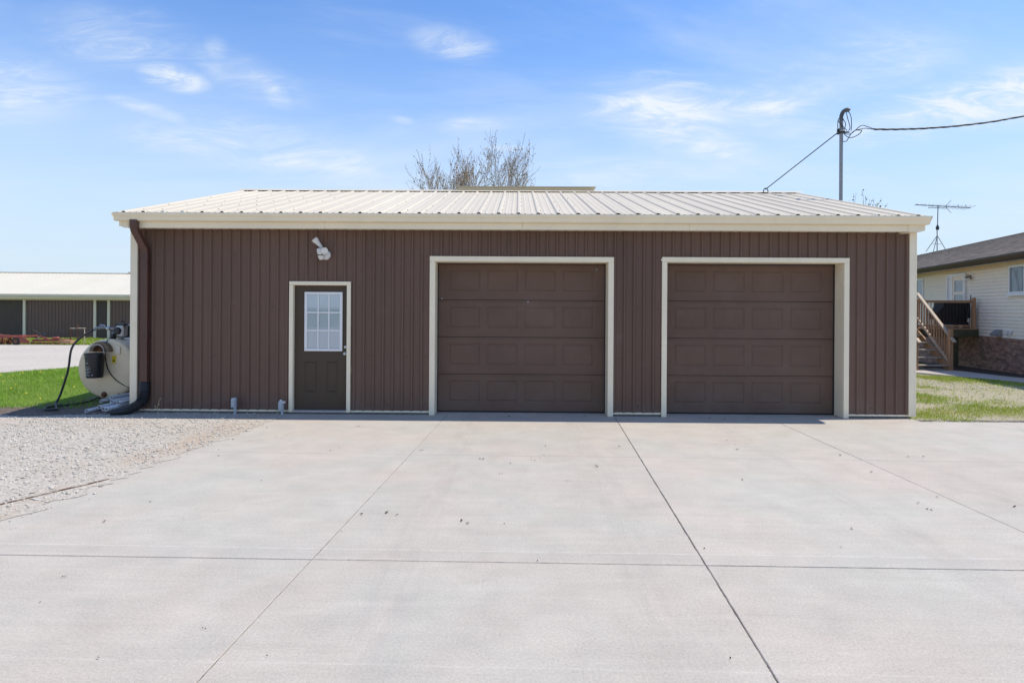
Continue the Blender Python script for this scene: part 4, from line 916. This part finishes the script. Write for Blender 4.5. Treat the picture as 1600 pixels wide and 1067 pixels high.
# ------------------------------------------------------------------ far barn on the left
BO = Vector((-46, 44.4, gz(44.4))); bang = rad(5.); bux = Vector((math.cos(bang), math.sin(bang), 0)); bvy = Vector((-math.sin(bang), math.cos(bang), 0))
def bp(u, v, z): return BO+bux*u+bvy*v+Vector((0, 0, z))
barn = thing('barn', tuple(bp(0, 0, 0)), 'long low brown machine shed with a pale cream roof across the gravel', 'barn')
BL, BD, BH = 34., 13.6, 2.95
def bbox(u0, u1, v0, v1, z0, z1): return MB().hexa([bp(u0, v0, z0), bp(u1, v0, z0), bp(u1, v1, z0), bp(u0, v1, z0), bp(u0, v0, z1), bp(u1, v0, z1), bp(u1, v1, z1), bp(u0, v1, z1)])
bays = [(0, 5.6, 'barn_dark'), (5.6, 10.85, 'barn_dark'), (10.85, 15.65, 'barn_brown'), (15.65, 16.6, 'barn_dark'), (16.6, 22., 'barn_brown'), (22., 28., 'barn_brown'), (28, 34., 'barn_brown')]
for a, b, mm in bays:
    pr = ribs(a+.1, b-.1, .23, .075, .04, .03 if mm == 'barn_brown' else .006); n = len(pr); m = MB()
    m.v = [tuple(bp(u, -h, z)) for z in (-.3, 2.9) for u, h in pr]; m.f = [(i, i+1, n+i+1, n+i) for i in range(n-1)]; m.build('wall_panel', mm, barn)
for u in (0., 5.6, 10.85, 15.65, 16.6, 22., 28., 34.): bbox(u-.085, u+.085, -.10, .1, -.3, 2.86).build('post', 'cream', barn)
bbox(-.1, BL+.1, .12, BD, -.3, 2.9).build('core', 'barn_brown', barn)
bbox(-.1, BL+.1, -.13, -.101, 2.80, 2.93).build('header_trim', 'cream', barn)
bbox(-.3, BL+.3, -.62, -.5, 2.94, 3.10).build('fascia', 'cream', barn); bbox(-.3, BL+.3, -.75, -.621, 3.06, 3.22).build('gutter', 'cream', barn); bbox(-.3, BL+.3, -.5, -.131, 2.94, 2.96).build('soffit', 'cream', barn)
for v0, z0, v1, z1 in ((-.62, 3.2, BD/2, 5.05), (BD+.62, 3.2, BD/2, 5.05)):
    k = 0; u = -.3
    while u < BL+.29:
        e = min(u+.9144*4, BL+.3); pr = ribs(u, e, .3048, .07, .03, .022); n = len(pr); m = MB()
        m.v = [tuple(bp(q, v, z+h)) for v, z in ((v0, z0), (v1, z1)) for q, h in pr]; m.f = [(i, i+1, n+i+1, n+i) for i in range(n-1)]; m.build('roof_panel', 'barn_roof', barn); u = e
for u in (0, BL-.1): MB().prism([bp(u, 0, 2.9), bp(u, BD, 2.9), bp(u, BD/2, 5.0)], bux*.1).build('gable', 'barn_brown', barn)
bbox(-.3, BL+.3, BD/2-.15, BD/2+.15, 5.03, 5.10).build('ridge_cap', 'barn_roof', barn)
bbox(14.6, 24, BD/2-.2, BD/2+.2, 5.101, 5.2).build('ridge_vent', 'barn_roof', barn)
dr = bbox(17.7, 18.9, -.05, -.035, -.3, 1.0).build('dark_doorway', 'dark', barn); bbox(17.6, 19.0, -.08, -.03, 1.0, 1.09).build('lintel', 'grey_box', dr)  # near-black sheet, painted shade of the open doorway under its lintel
# farm implements in front of the barn
def implement(x, y, label, kind):
    z = gz(y); t = thing('farm_implement', (x, y, z), label, 'farm implement', 'red farm implements parked by the barn'); t.scale = (.74 if kind == 0 else .62, .8, .74)
    P = lambda a, b, c: (x+a, y+b, z+c)
    if kind == 0:
        m = MB()
        for b in (-.6, .1, .8): m.bar(P(-2.6, b, .62), P(1.0, b, .60), .12, .12)
        for a in (-2.5, -1.3, 0, .9): m.bar(P(a, -.65, .66), P(a, .9, .66), .1, .1)
        m.build('frame', 'red_paint', t)
        MB().bar(P(-1.9, -.3, 1.05), P(-.6, -.3, .66), .10, .08).build('tongue', 'red_paint', t); MB().bar(P(-2.05, -.3, 1.15), P(-1.6, -.3, .85), .08, .06).build('hitch', 'rail_top', t)
        for i in range(13):
            a = -2.5+i*.24; MB().lathe(P(a, -.45+.1*(i % 2), .30), (1, .25, 0), [(-.01, .03), (0, .27), (.008, .27), (.03, .05)], 14).build('disc', 'rust', t)
        MB().tube([P(-2.6, -.42, .30), P(.7, -.42, .30)], .03, 6).build('axle', 'rust', t)
        for a in (.55,):
            wl_ = MB().lathe(P(a, -.72, .30), (0, 1, 0), [(0, .12), (.0, .26), (.04, .30), (.14, .30), (.18, .26), (.18, .12)], 20).build('wheel', 'rubber', t, True)
            MB().lathe(P(a, -.73, .30), (0, 1, 0), [(0, .05), (.01, .14), (.05, .15)], 14).build('rim', 'rust', wl_, True)
        MB().prism([P(.75, -.7, .62), P(1.55, -.7, .38), P(1.5, -.7, .16), P(.9, -.7, .18)], (0, .08, 0)).build('side_plate', 'red_paint', t)
        MB().bar(P(-.8, -.68, .76), P(1.35, -.68, .52), .06, .07).build('brace', 'red_paint', t)
        for i in range(5): MB().tube([P(.1+i*.16, -.5, .58), P(.16+i*.16, -.58, .36), P(.06+i*.16, -.6, .14)], .022, 5).build('tine', 'rust', t)
    else:
        MB().bar(P(-.95, -.2, .12), P(.15, -.2, .72), .09, .08).build('tongue', 'rail_top', t)
        m = MB(); m.bar(P(-.6, -.3, .34), P(2.2, -.3, .36), .10, .14); m.bar(P(-.5, .5, .36), P(2.2, .5, .36), .1, .12); m.bar(P(.1, -.3, .68), P(.9, -.3, .40), .09, .09)
        for a in (-.4, .6, 1.5, 2.1): m.bar(P(a, -.3, .37), P(a, .55, .37), .08, .08)
        m.build('frame', 'red_paint', t)
        m = MB(); m.lathe(P(1.45, -.2, .50), (1, 0, .1), [(-.35, .05), (-.3, .12), (.2, .12), (.28, .05)], 10); m.build('drum', 'red_paint', t, True)
        MB().lathe(P(.25, -.25, .72), (0, 1, 0), [(-.05, .1), (0, .17), (.1, .17), (.15, .1)], 12).build('gearbox', 'black_plastic', t, True)
        MB().tube(smooth_path([P(.1, -.25, .8), P(-.25, -.25, .95), P(-.6, -.25, 1.12), P(-.72, -.25, 1.06)], 4), .025, 6).build('lever', 'cable', t, True)
        MB().tube([P(.35, -.25, .75), P(.42, -.25, 1.12)], .018, 5).build('crank', 'cable', t)
        m = MB(); m.bar(P(-.5, -.55, .18), P(2.1, -.55, .16), .06, .10); m.build('rolling_bar', 'rust', t)
        MB().bar(P(1.9, -.2, .28), P(3.0, -.2, .24), .5, .2).build('board_load', 'deck_wood', t)
        for i in range(8): MB().tube([P(-.3+i*.32, -.4, .33), P(-.26+i*.32, -.5, .16), P(-.36+i*.32, -.52, .03)], .02, 5).build('tine', 'rust', t)
implement(-28.35, 35.9, 'red disc harrow with rusty discs and one wheel parked before the barn', 0)
implement(-27.0, 36.1, 'red implement with a pale drawbar and bent lever beside the harrow', 1)
x, y = -25.55, 36.9; z = gz(y); rk = thing('pipe_rack', (x, y, z), 'rusty waist-high pipe rack standing on the grass before the barn', 'rack')
for a in (-.42, 0, .40): MB().tube([(x+a, y, z-.1), (x+a, y, z+(.95 if a else 1.15))], .026, 6).build('leg', 'rust' if a <= 0 else 'rail_top', rk, True)
MB().tube([(x-.46, y, z+.92), (x+.46, y, z+.94)], .024, 6).build('rail', 'rail_top', rk, True)
MB().tube([(x-.40, y, z+.32), (x+.40, y, z+.34)], .016, 6).build('rail', 'rust', rk, True)

# ------------------------------------------------------------------ house on the right
HO = Vector((9.98+.24*14, 14, 0)); hu = Vector((.2334, .9724, 0)); hn = Vector((.9724, -.2334, 0))
def hp(s, t, z): return HO+hu*s+hn*t+Vector((0, 0, z))
def hbox(s0, s1, t0, t1, z0, z1): return MB().hexa([hp(s0, t0, z0), hp(s0, t1, z0), hp(s1, t1, z0), hp(s1, t0, z0), hp(s0, t0, z1), hp(s0, t1, z1), hp(s1, t1, z1), hp(s1, t0, z1)])
HL, HD, ZS, ZE = 25., 8., .885, 3.12
house = thing('house', tuple(hp(0, 0, gz(14))), 'cream sided bungalow on a brick base with a grey shingle roof', 'house')
hbox(.06, HL-.06, .09, HD-.1, -1., ZE+.3).build('core', 'vinyl', house)
hbox(.03, HL-.03, .025, HD, -1., ZS-.01).build('foundation_wall', 'mortar', house)
bk = MB(); zrow = -.42; r_ = 0
while zrow < ZS-.07:
    s = .02-(.11 if r_ % 2 else 0)
    while s < 15:
        a, b = max(s, .0), s+.205; d = R.uniform(.0, .004)
        bk.v += [tuple(hp(*q)) for q in ((a, -.012-d, zrow), (b, -.012-d, zrow), (b, -.012-d, zrow+.062), (a, -.012-d, zrow+.062), (a, .02, zrow), (b, .02, zrow), (b, .02, zrow+.062), (a, .02, zrow+.062))]
        o = len(bk.v)-8; bk.f += [tuple(o+i for i in f) for f in ((0, 1, 2, 3), (4, 0, 3, 7), (1, 5, 6, 2), (3, 2, 6, 7))]; s += .215
    zrow += .075; r_ += 1
bk.build('brick', 'brick', house, kind='stuff')
hbox(0, HL, -.022, .02, ZS-.045, ZS-.002).build('sill_course', 'brick', house)
# lap siding (joined: each lap is only a few pixels high)
m = MB(); nl = 21; e = (ZE-ZS)/nl
for k in range(nl):
    z = ZS+k*e
    m.add([hp(0, -.004, z), hp(HL, -.004, z), hp(HL, -.030, z+.001), hp(0, -.030, z+.001), hp(HL, -.004, z+e), hp(0, -.004, z+e)], [(0, 1, 2, 3), (3, 2, 4, 5)])
    m.add([hp(-.004, 0, z), hp(-.004, HD, z), hp(-.022, HD, z+.001), hp(-.022, 0, z+.001), hp(-.004, HD, z+e), hp(-.004, 0, z+e)], [(0, 1, 2, 3), (3, 2, 4, 5)])
m.build('siding', 'vinyl', house, kind='stuff')
hbox(-.03, .07, -.03, .07, ZS, ZE).build('corner_post', 'vinyl', house)
hbox(0, HL, -.04, -.003, ZE-.11, ZE-.001).build('frieze_board', 'soffit', house)
hbox(-.3, HL+.3, -.42, 0, ZE, ZE+.012).build('soffit', 'soffit', house)
hbox(-.3, HL+.3, -.445, -.421, ZE-.015, ZE+.16).build('fascia', 'brown_fascia', house)
m = MB(); gpf = [(-.446, ZE+.035), (-.53, ZE+.035), (-.555, ZE+.09), (-.575, ZE+.13), (-.575, ZE+.165), (-.56, ZE+.165), (-.53, ZE+.06), (-.446, ZE+.05)]; n = len(gpf)
m.v = [tuple(hp(s, t, z)) for s in (-.3, HL+.3) for t, z in gpf]; m.f = [(i, i+1, n+i+1, n+i) for i in range(n-1)]; m.build('gutter', 'brown_fascia', house)
# roof: lapped shingle courses
zr0, zr1 = ZE+.19, 4.82; TW = HD/2+.46
for side in (0, 1):
    rb = bmesh.new(); uvl = rb.loops.layers.uv.new('UVMap'); nc = 33
    for k in range(nc):
        a, b = k/nc, (k+1)/nc
        q = [(-.35, a, .012), (HL+.35, a, .012), (HL+.35, b, 0.002), (-.35, b, 0.002)]
        vs = []
        for s, f, dz in q:
            t = -.46+TW*f; t = t if side == 0 else HD-t
            p = hp(s, t, zr0+(zr1-zr0)*f+dz); vs.append(rb.verts.new(p-Vector(OFF[house])))
        fc = rb.faces.new(vs)
        for lp, (s, f, dz) in zip(fc.loops, q): lp[uvl].uv = (s, f*nc*.145+.0007)
        lo = [rb.verts.new(hp(s, (-.46+TW*a) if side == 0 else HD-(-.46+TW*a), zr0+(zr1-zr0)*a-.002)-Vector(OFF[house])) for s in (HL+.35, -.35)]
        f2 = rb.faces.new([vs[1], vs[0], lo[1], lo[0]])
        for lp in f2.loops: lp[uvl].uv = (0, k*.145)
    bmesh.ops.recalc_face_normals(rb, faces=rb.faces); me = bpy.data.meshes.new('roof'); rb.to_mesh(me); rb.free(); me.materials.append(M['shingle'])
    o = bpy.data.objects.new('roof', me); COL.objects.link(o); o.parent = house; OFF[o] = OFF[house]; roof_o = o
    if side == 0: roof_front = o
m = MB(); m.v = [tuple(hp(s, HD/2+t, zr1+dz)) for s in (-.36, HL+.36) for t, dz in ((-.15, -.03), (0, .03), (.15, -.03))]; m.f = [(0, 1, 4, 3), (1, 2, 5, 4)]; m.build('ridge_cap', 'shingle', house)
for s in (0.02, HL-.02): MB().prism([hp(s, -.02, ZE), hp(s, HD, ZE), hp(s, HD/2, zr1-.12)], hu*(.02 if s < 1 else -.02)).build('gable', 'vinyl', house)
def house_window(s0, s1, z0, z1, name='window'):
    f = MB()
    for a in ((s0, s1, z1-.07, z1), (s0, s1, z0, z0+.07)): f.v, f.f = f.v, f.f; q = hbox(a[0], a[1], -.065, -.005, a[2], a[3]); f.add(q.v, q.f)
    for a in ((s0, s0+.07), (s1-.07, s1)): q = hbox(a[0], a[1], -.063, -.005, z0+.07, z1-.07); f.add(q.v, q.f)
    w_ = f.build('window', 'white_paint', house)
    hbox(s0+.07, s1-.07, -.036, -.03, z0+.07, z1-.07).build('pane', 'house_glass', w_); mid = s0+(s1-s0)*.42
    hbox(mid-.02, mid+.02, -.05, -.037, z0+.07, z1-.07).build('sash', 'white_paint', w_); hbox(s0-.06, s1+.06, -.10, -.066, z0-.05, z0+.02).build('sill', 'white_paint', w_)
house_window(3.75, 5.20, 2.18, 3.03); house_window(11.85, 13.55, 2.10, 2.95)
# back door on the deck: casing, side panel, storm door
s0, s1, z0, z1 = 8.05, 9.55, 1.10, 2.97
dm = MB()
for a in ((s0, s0+.09, z0, z1), (s1-.09, s1, z0, z1), (s0+.09, s1-.09, z1-.09, z1), (s1-.50, s1-.42, z0, z1-.09)):
    q = hbox(a[0], a[1], -.085, -.005, a[2], a[3]); dm.add(q.v, q.f)
dm = dm.build('door_frame', 'white_paint', house)
hbox(s1-.42, s1-.09, -.05, -.02, z0, z1-.09).build('side_panel', 'white_paint', dm)
hd_ = MB(); ds0, ds1 = s0+.09, s1-.5
for a in ((ds0, ds0+.12, z0, z1-.09), (ds1-.12, ds1, z0, z1-.09), (ds0+.12, ds1-.12, z1-.24, z1-.09), (ds0+.12, ds1-.12, 2.24, 2.34), (ds0+.12, ds1-.12, z0, z0+.45)):
    q = hbox(a[0], a[1], -.06, -.03, a[2], a[3]); hd_.add(q.v, q.f)
hd_ = hd_.build('storm_door', 'vinyl', house)
hbox(ds0+.12, ds1-.12, -.045, -.04, 2.34, z1-.24).build('pane', 'house_glass', hd_); hbox(ds0+.12, ds1-.12, -.045, -.04, z0+.45, 2.24).build('pane', 'house_glass', hd_)
MB().bar(hp(ds0+.06, -.075, 2.0), hp(ds0+.06, -.075, 2.2), .03, .03).build('handle', 'chrome', hd_)
# coach lamp beside the door
lp_ = thing('wall_lamp', tuple(hp(7.75, -.03, 2.8)), 'brass and glass coach lamp on the siding beside the house door', 'lamp')
lp_.scale = (.72,)*3
hbox(7.7, 7.82, -.045, -.02, 2.72, 2.9).build('back_plate', 'old_brown', lp_); MB().tube([hp(7.76, -.04, 2.86), hp(7.74, -.14, 2.92), hp(7.70, -.2, 2.88)], .016, 6).build('arm', 'old_brown', lp_, True)
for ds in (0, -.26):
    MB().lathe(hp(7.72+ds*.8, -.2, 2.64), (0, 0, 1), [(0, .03), (.02, .04), (.11, .06), (.12, .065)], 8).build('lantern', 'lamp_white', lp_); MB().lathe(hp(7.72+ds*.8, -.2, 2.765), (0, 0, 1), [(0, .07), (.05, .05), (.08, .01)], 8).build('cap', 'old_brown', lp_)
MB().tube([hp(7.72, -.2, 2.84), hp(7.51, -.2, 2.84)], .014, 6).build('arm', 'old_brown', lp_, True)
# dryer vent and outlet on the siding
dv = MB(); dv.prism([hp(5.62, -.02, .90), hp(5.62, -.02, 1.12), hp(5.62, -.10, 1.10), hp(5.62, -.22, 1.0), hp(5.62, -.22, .92)], hu*.32); dv.build('vent_hood', 'galv', house, bev=.01)
hbox(5.25, 5.38, -.08, -.02, 1.0, 1.11).build('outlet_cover', 'white_paint', house, bev=.008); hbox(5.02, 5.14, -.08, -.02, 1.02, 1.12).build('outlet_cover', 'white_paint', house, bev=.008)
MB().tube(smooth_path([hp(5.32, -.05, .99), hp(5.25, -.07, .94), hp(5.1, -.07, .96), hp(5.08, -.05, 1.03)], 4), .012, 6).build('cord', 'white_paint', house, True)

# ------------------------------------------------------------------ deck with stairs
wallx = lambda y: 9.98+.24*y
DZ = 1.12; DX0, DY0, DY1 = 11.75, 21.0, 24.3
deck = thing('deck', (13, 21, gz(21)), 'cedar deck with stairs and railing at the house back door', 'deck')
y = DY0
while y < DY1:
    xr = min(wallx(y), wallx(y+.14))-.03; B(DX0, xr, y+.003, y+.137, DZ-.035, DZ).build('plank', 'deck_wood', deck); y += .14
B(12.7, wallx(DY0)-.03, DY0-.04, DY0-.002, DZ-.29, DZ-.045).build('rim_beam', 'treated', deck); B(DX0, 12.7, DY0-.04, DY0-.002, DZ-.29, DZ-.045).build('rim_beam', 'treated', deck)
B(12.7, wallx(DY0)-.03, DY0-.045, DY0-.003, DZ-.044, DZ+.004).build('nosing', 'deck_wood', deck)
B(DX0-.04, DX0, DY0, DY1, DZ-.29, DZ).build('rim_beam', 'treated', deck)
for x_, y_ in ((12.9, 21.1), (14.35, 21.15), (11.85, 21.1), (11.85, 24.1)): B(x_-.07, x_+.07, y_-.07, y_+.07, gz(y_)-.2, DZ-.3).build('support_post', 'treated', deck)
for k in range(3): B(12.9, wallx(21.5)-.1, 21.3+k*1.1, 21.34+k*1.1, DZ-.28, DZ-.037).build('joist', 'treated', deck)
def newel(x, y, z0, z1): B(x-.05, x+.05, y-.05, y+.05, z0, z1).build('newel_post', 'deck_wood', deck, bev=.006)
newel(14.86, 21.02, DZ-.04, DZ+.99); newel(13.03, 21.08, DZ, DZ+.95); newel(11.97, 21.08, DZ, DZ+.95); newel(11.8, 24.2, DZ, DZ+.95)
B(13.08, 14.81, 21.0, 21.04, DZ+.82, DZ+.90).build('handrail', 'deck_wood', deck); B(13.08, 14.81, 21.0, 21.04, DZ+.04, DZ+.10).build('bottom_rail', 'deck_wood', deck)
x = 13.16
while x < 14.78: MB().tube([(x, 21.02, DZ+.09), (x, 21.02, DZ+.83)], .009, 6).build('baluster', 'black_plastic', deck, True); x += .105
# stairs: descend towards the front, x 12..13
g0 = gz(19.5); nst = 6; y_b, y_t = 19.42, 20.98
for xs_ in (12.02, 12.98):
    m = MB(); m.prism([(xs_-.02, y_b-.02, g0-.02), (xs_-.02, y_t, DZ-.26), (xs_-.02, y_t, DZ-.02), (xs_-.02, y_b-.02, g0+.22)], (.04, 0, 0)); m.build('stringer', 'deck_wood', deck)
for k in range(1, nst):
    z = g0+(DZ-g0)*k/nst; yb = y_b+(y_t-y_b)*(k-1)/(nst-1)*.98
    B(12.042, 12.958, yb-.03, yb+.25, z-.038, z).build('tread', 'tread', deck, bev=.004)
newel(13.02, y_b-.04, g0-.1, g0+1.30); newel(11.98, y_b-.04, g0-.1, g0+1.28)
def srail(x, zoff, nm, mm, w, h, y0=y_b-.10, y1=y_t+.03):
    k = (DZ-g0)/(y_t-y_b); f = lambda y: g0+zoff+(y-y_b)*k*1.0
    MB().bar((x, y0, f(y0)), (x, y1, f(y1)), w, h).build(nm, mm, deck)
for x in (13.02, 11.98):
    srail(x, 1.10 if x > 12.5 else 1.08, 'handrail', 'rail_top', .09, .045, y_b-.22); srail(x, .30, 'bottom_rail', 'rail_top', .05, .07, y_b-.0)
    k = (DZ-g0)/(y_t-y_b); y = y_b+.1
    while y < y_t-.08: B(x-.016, x+.016, y-.016, y+.016, g0+.33+(y-y_b)*k, g0+1.08+(y-y_b)*k).build('baluster', 'deck_wood', deck); y += .125
MB().box(12.96, 13.0, 21.12, 21.9, DZ+.02, DZ+.86).build('privacy_panel', 'deck_wood', deck)
# covered grill on the deck
GX, GY = 14.42, 21.55
gr = thing('barbecue_grill', (GX, GY, DZ), 'barbecue grill under a black cover standing on the deck', 'grill')
m = MB(); prof = [(-.50, .30), (-.53, .55), (-.44, .60), (-.36, .78), (-.34, .88), (.46, .87), (.49, .80), (.50, .34), (.2, .29), (-.2, .32)]
n = len(prof); sec = [(-.30, .98, 0.), (-.26, 1, .0), (.12, 1, .0), (.25, .97, -.03)]
for dy, sc, dz in sec: m.v += [(GX+a*sc, GY+dy, DZ+b*sc+dz+(R.uniform(-.012, .012))) for a, b in prof]
for k in range(3): m.f += [(k*n+j, k*n+(j+1) % n, (k+1)*n+(j+1) % n, (k+1)*n+j) for j in range(n)]
m.f += [tuple(range(n)), tuple(range(3*n, 4*n))]; m.build('cover', 'grill_cover', gr, bev=.015)
B(GX-.40, GX+.42, GY-.22, GY+.2, .10+DZ, .30+DZ).build('cabinet', 'black_plastic', gr, bev=.01)
B(GX-.62, GX-.50, GY-.2, GY+.15, DZ+.40, DZ+.43).build('side_shelf', 'black_plastic', gr, bev=.006)
for a in (-.38, .40):
    for b in (-.2, .18): B(GX+a-.02, GX+a+.02, GY+b-.02, GY+b+.02, DZ, DZ+.32).build('leg', 'black_plastic', gr)
for b in (-.22, .2): MB().lathe((GX+.36, GY+b, DZ+.08), (0, 1, 0), [(-.02, .03), (-.02, .08), (.02, .08), (.02, .03)], 14).build('wheel', 'rubber', gr, True)
bm_ = thing('broom', (14.93, 21.35, DZ), 'dark long-handled broom propped against the deck railing', 'broom')
MB().tube([(14.72, 21.15, DZ+.16), (14.80, 21.06, DZ+1.08)], .014, 8).build('handle', 'cable', bm_, True)
MB().hexa([(14.60, 21.13, DZ), (14.82, 21.13, DZ), (14.82, 21.19, DZ), (14.60, 21.19, DZ), (14.66, 21.14, DZ+.2), (14.78, 21.14, DZ+.2), (14.78, 21.17, DZ+.2), (14.66, 21.17, DZ+.2)]).build('bristles', 'black_plastic', bm_)

# ------------------------------------------------------------------ television antenna on the house ridge
aY = 33.8; aS = (aY-14+.2334*HD/2*0)/.9724
ab = hp(21.9, HD/2, zr1+.03); ax = 22.27
A = thing('tv_antenna', tuple(ab), 'roof-top television antenna with a long boom on a tripod', 'antenna')
P = lambda a, z, b=0: (ab.x+a, ab.y+b, ab.z+z)
MB().tube([P(0, -.05), P(-.01, 1.15)], .024, 8).build('lower_mast', 'galv', A, True); MB().tube([P(.01, 1.28), P(.03, 2.42)], .021, 8).build('upper_mast', 'cable', A, True)
MB().lathe(P(.01, 1.12), (0, 0, 1), [(0, .05), (.03, .08), (.16, .08), (.2, .05), (.26, .04)], 10).build('rotor', 'cable', A, True)
for a, b in ((-.52, .12), (.42, -.12), (.05, .45)): MB().tube([P(0, .82), P(a, -.16 if b > .3 else -.03+(.0 if a < 0 else 0), b)], .015, 6).build('tripod_leg', 'cable', A, True)
MB().tube([P(-.25, .36), P(.22, .36)], .010, 5).build('tripod_brace', 'cable', A, True)
MB().tube([P(-1.15, 2.46), P(1.75, 2.30)], .020, 6).build('boom', 'cable', A, True); MB().tube([P(-.5, 2.30), P(.5, 2.27)], .014, 6).build('boom_brace', 'cable', A, True)
for i in range(15):
    a = -1.13+i*.2; ln = .25+.035*i; ty = Vector((.22, 1, 0)).normalized()
    c = Vector(P(a, 2.46-.16*(a+1.15)/2.9)); MB().tube([c-ty*ln, c+ty*ln], .008, 4).build('element', 'cable', A)
    if i % 2 == 0: MB().lathe(tuple(c), (0, 0, 1), [(-.03, .02), (.0, .035), (.03, .02)], 6).build('element_clip', 'cable', A)
for sg in (1, -1): MB().tube([P(.42, 2.37), P(.73, 2.37+sg*.34)], .012, 5).build('corner_reflector', 'galv', A, True)
for a in (1.12, 1.52): MB().tube([P(a, 2.34), P(a-.04, 2.47)], .012, 5).build('spur', 'cable', A)
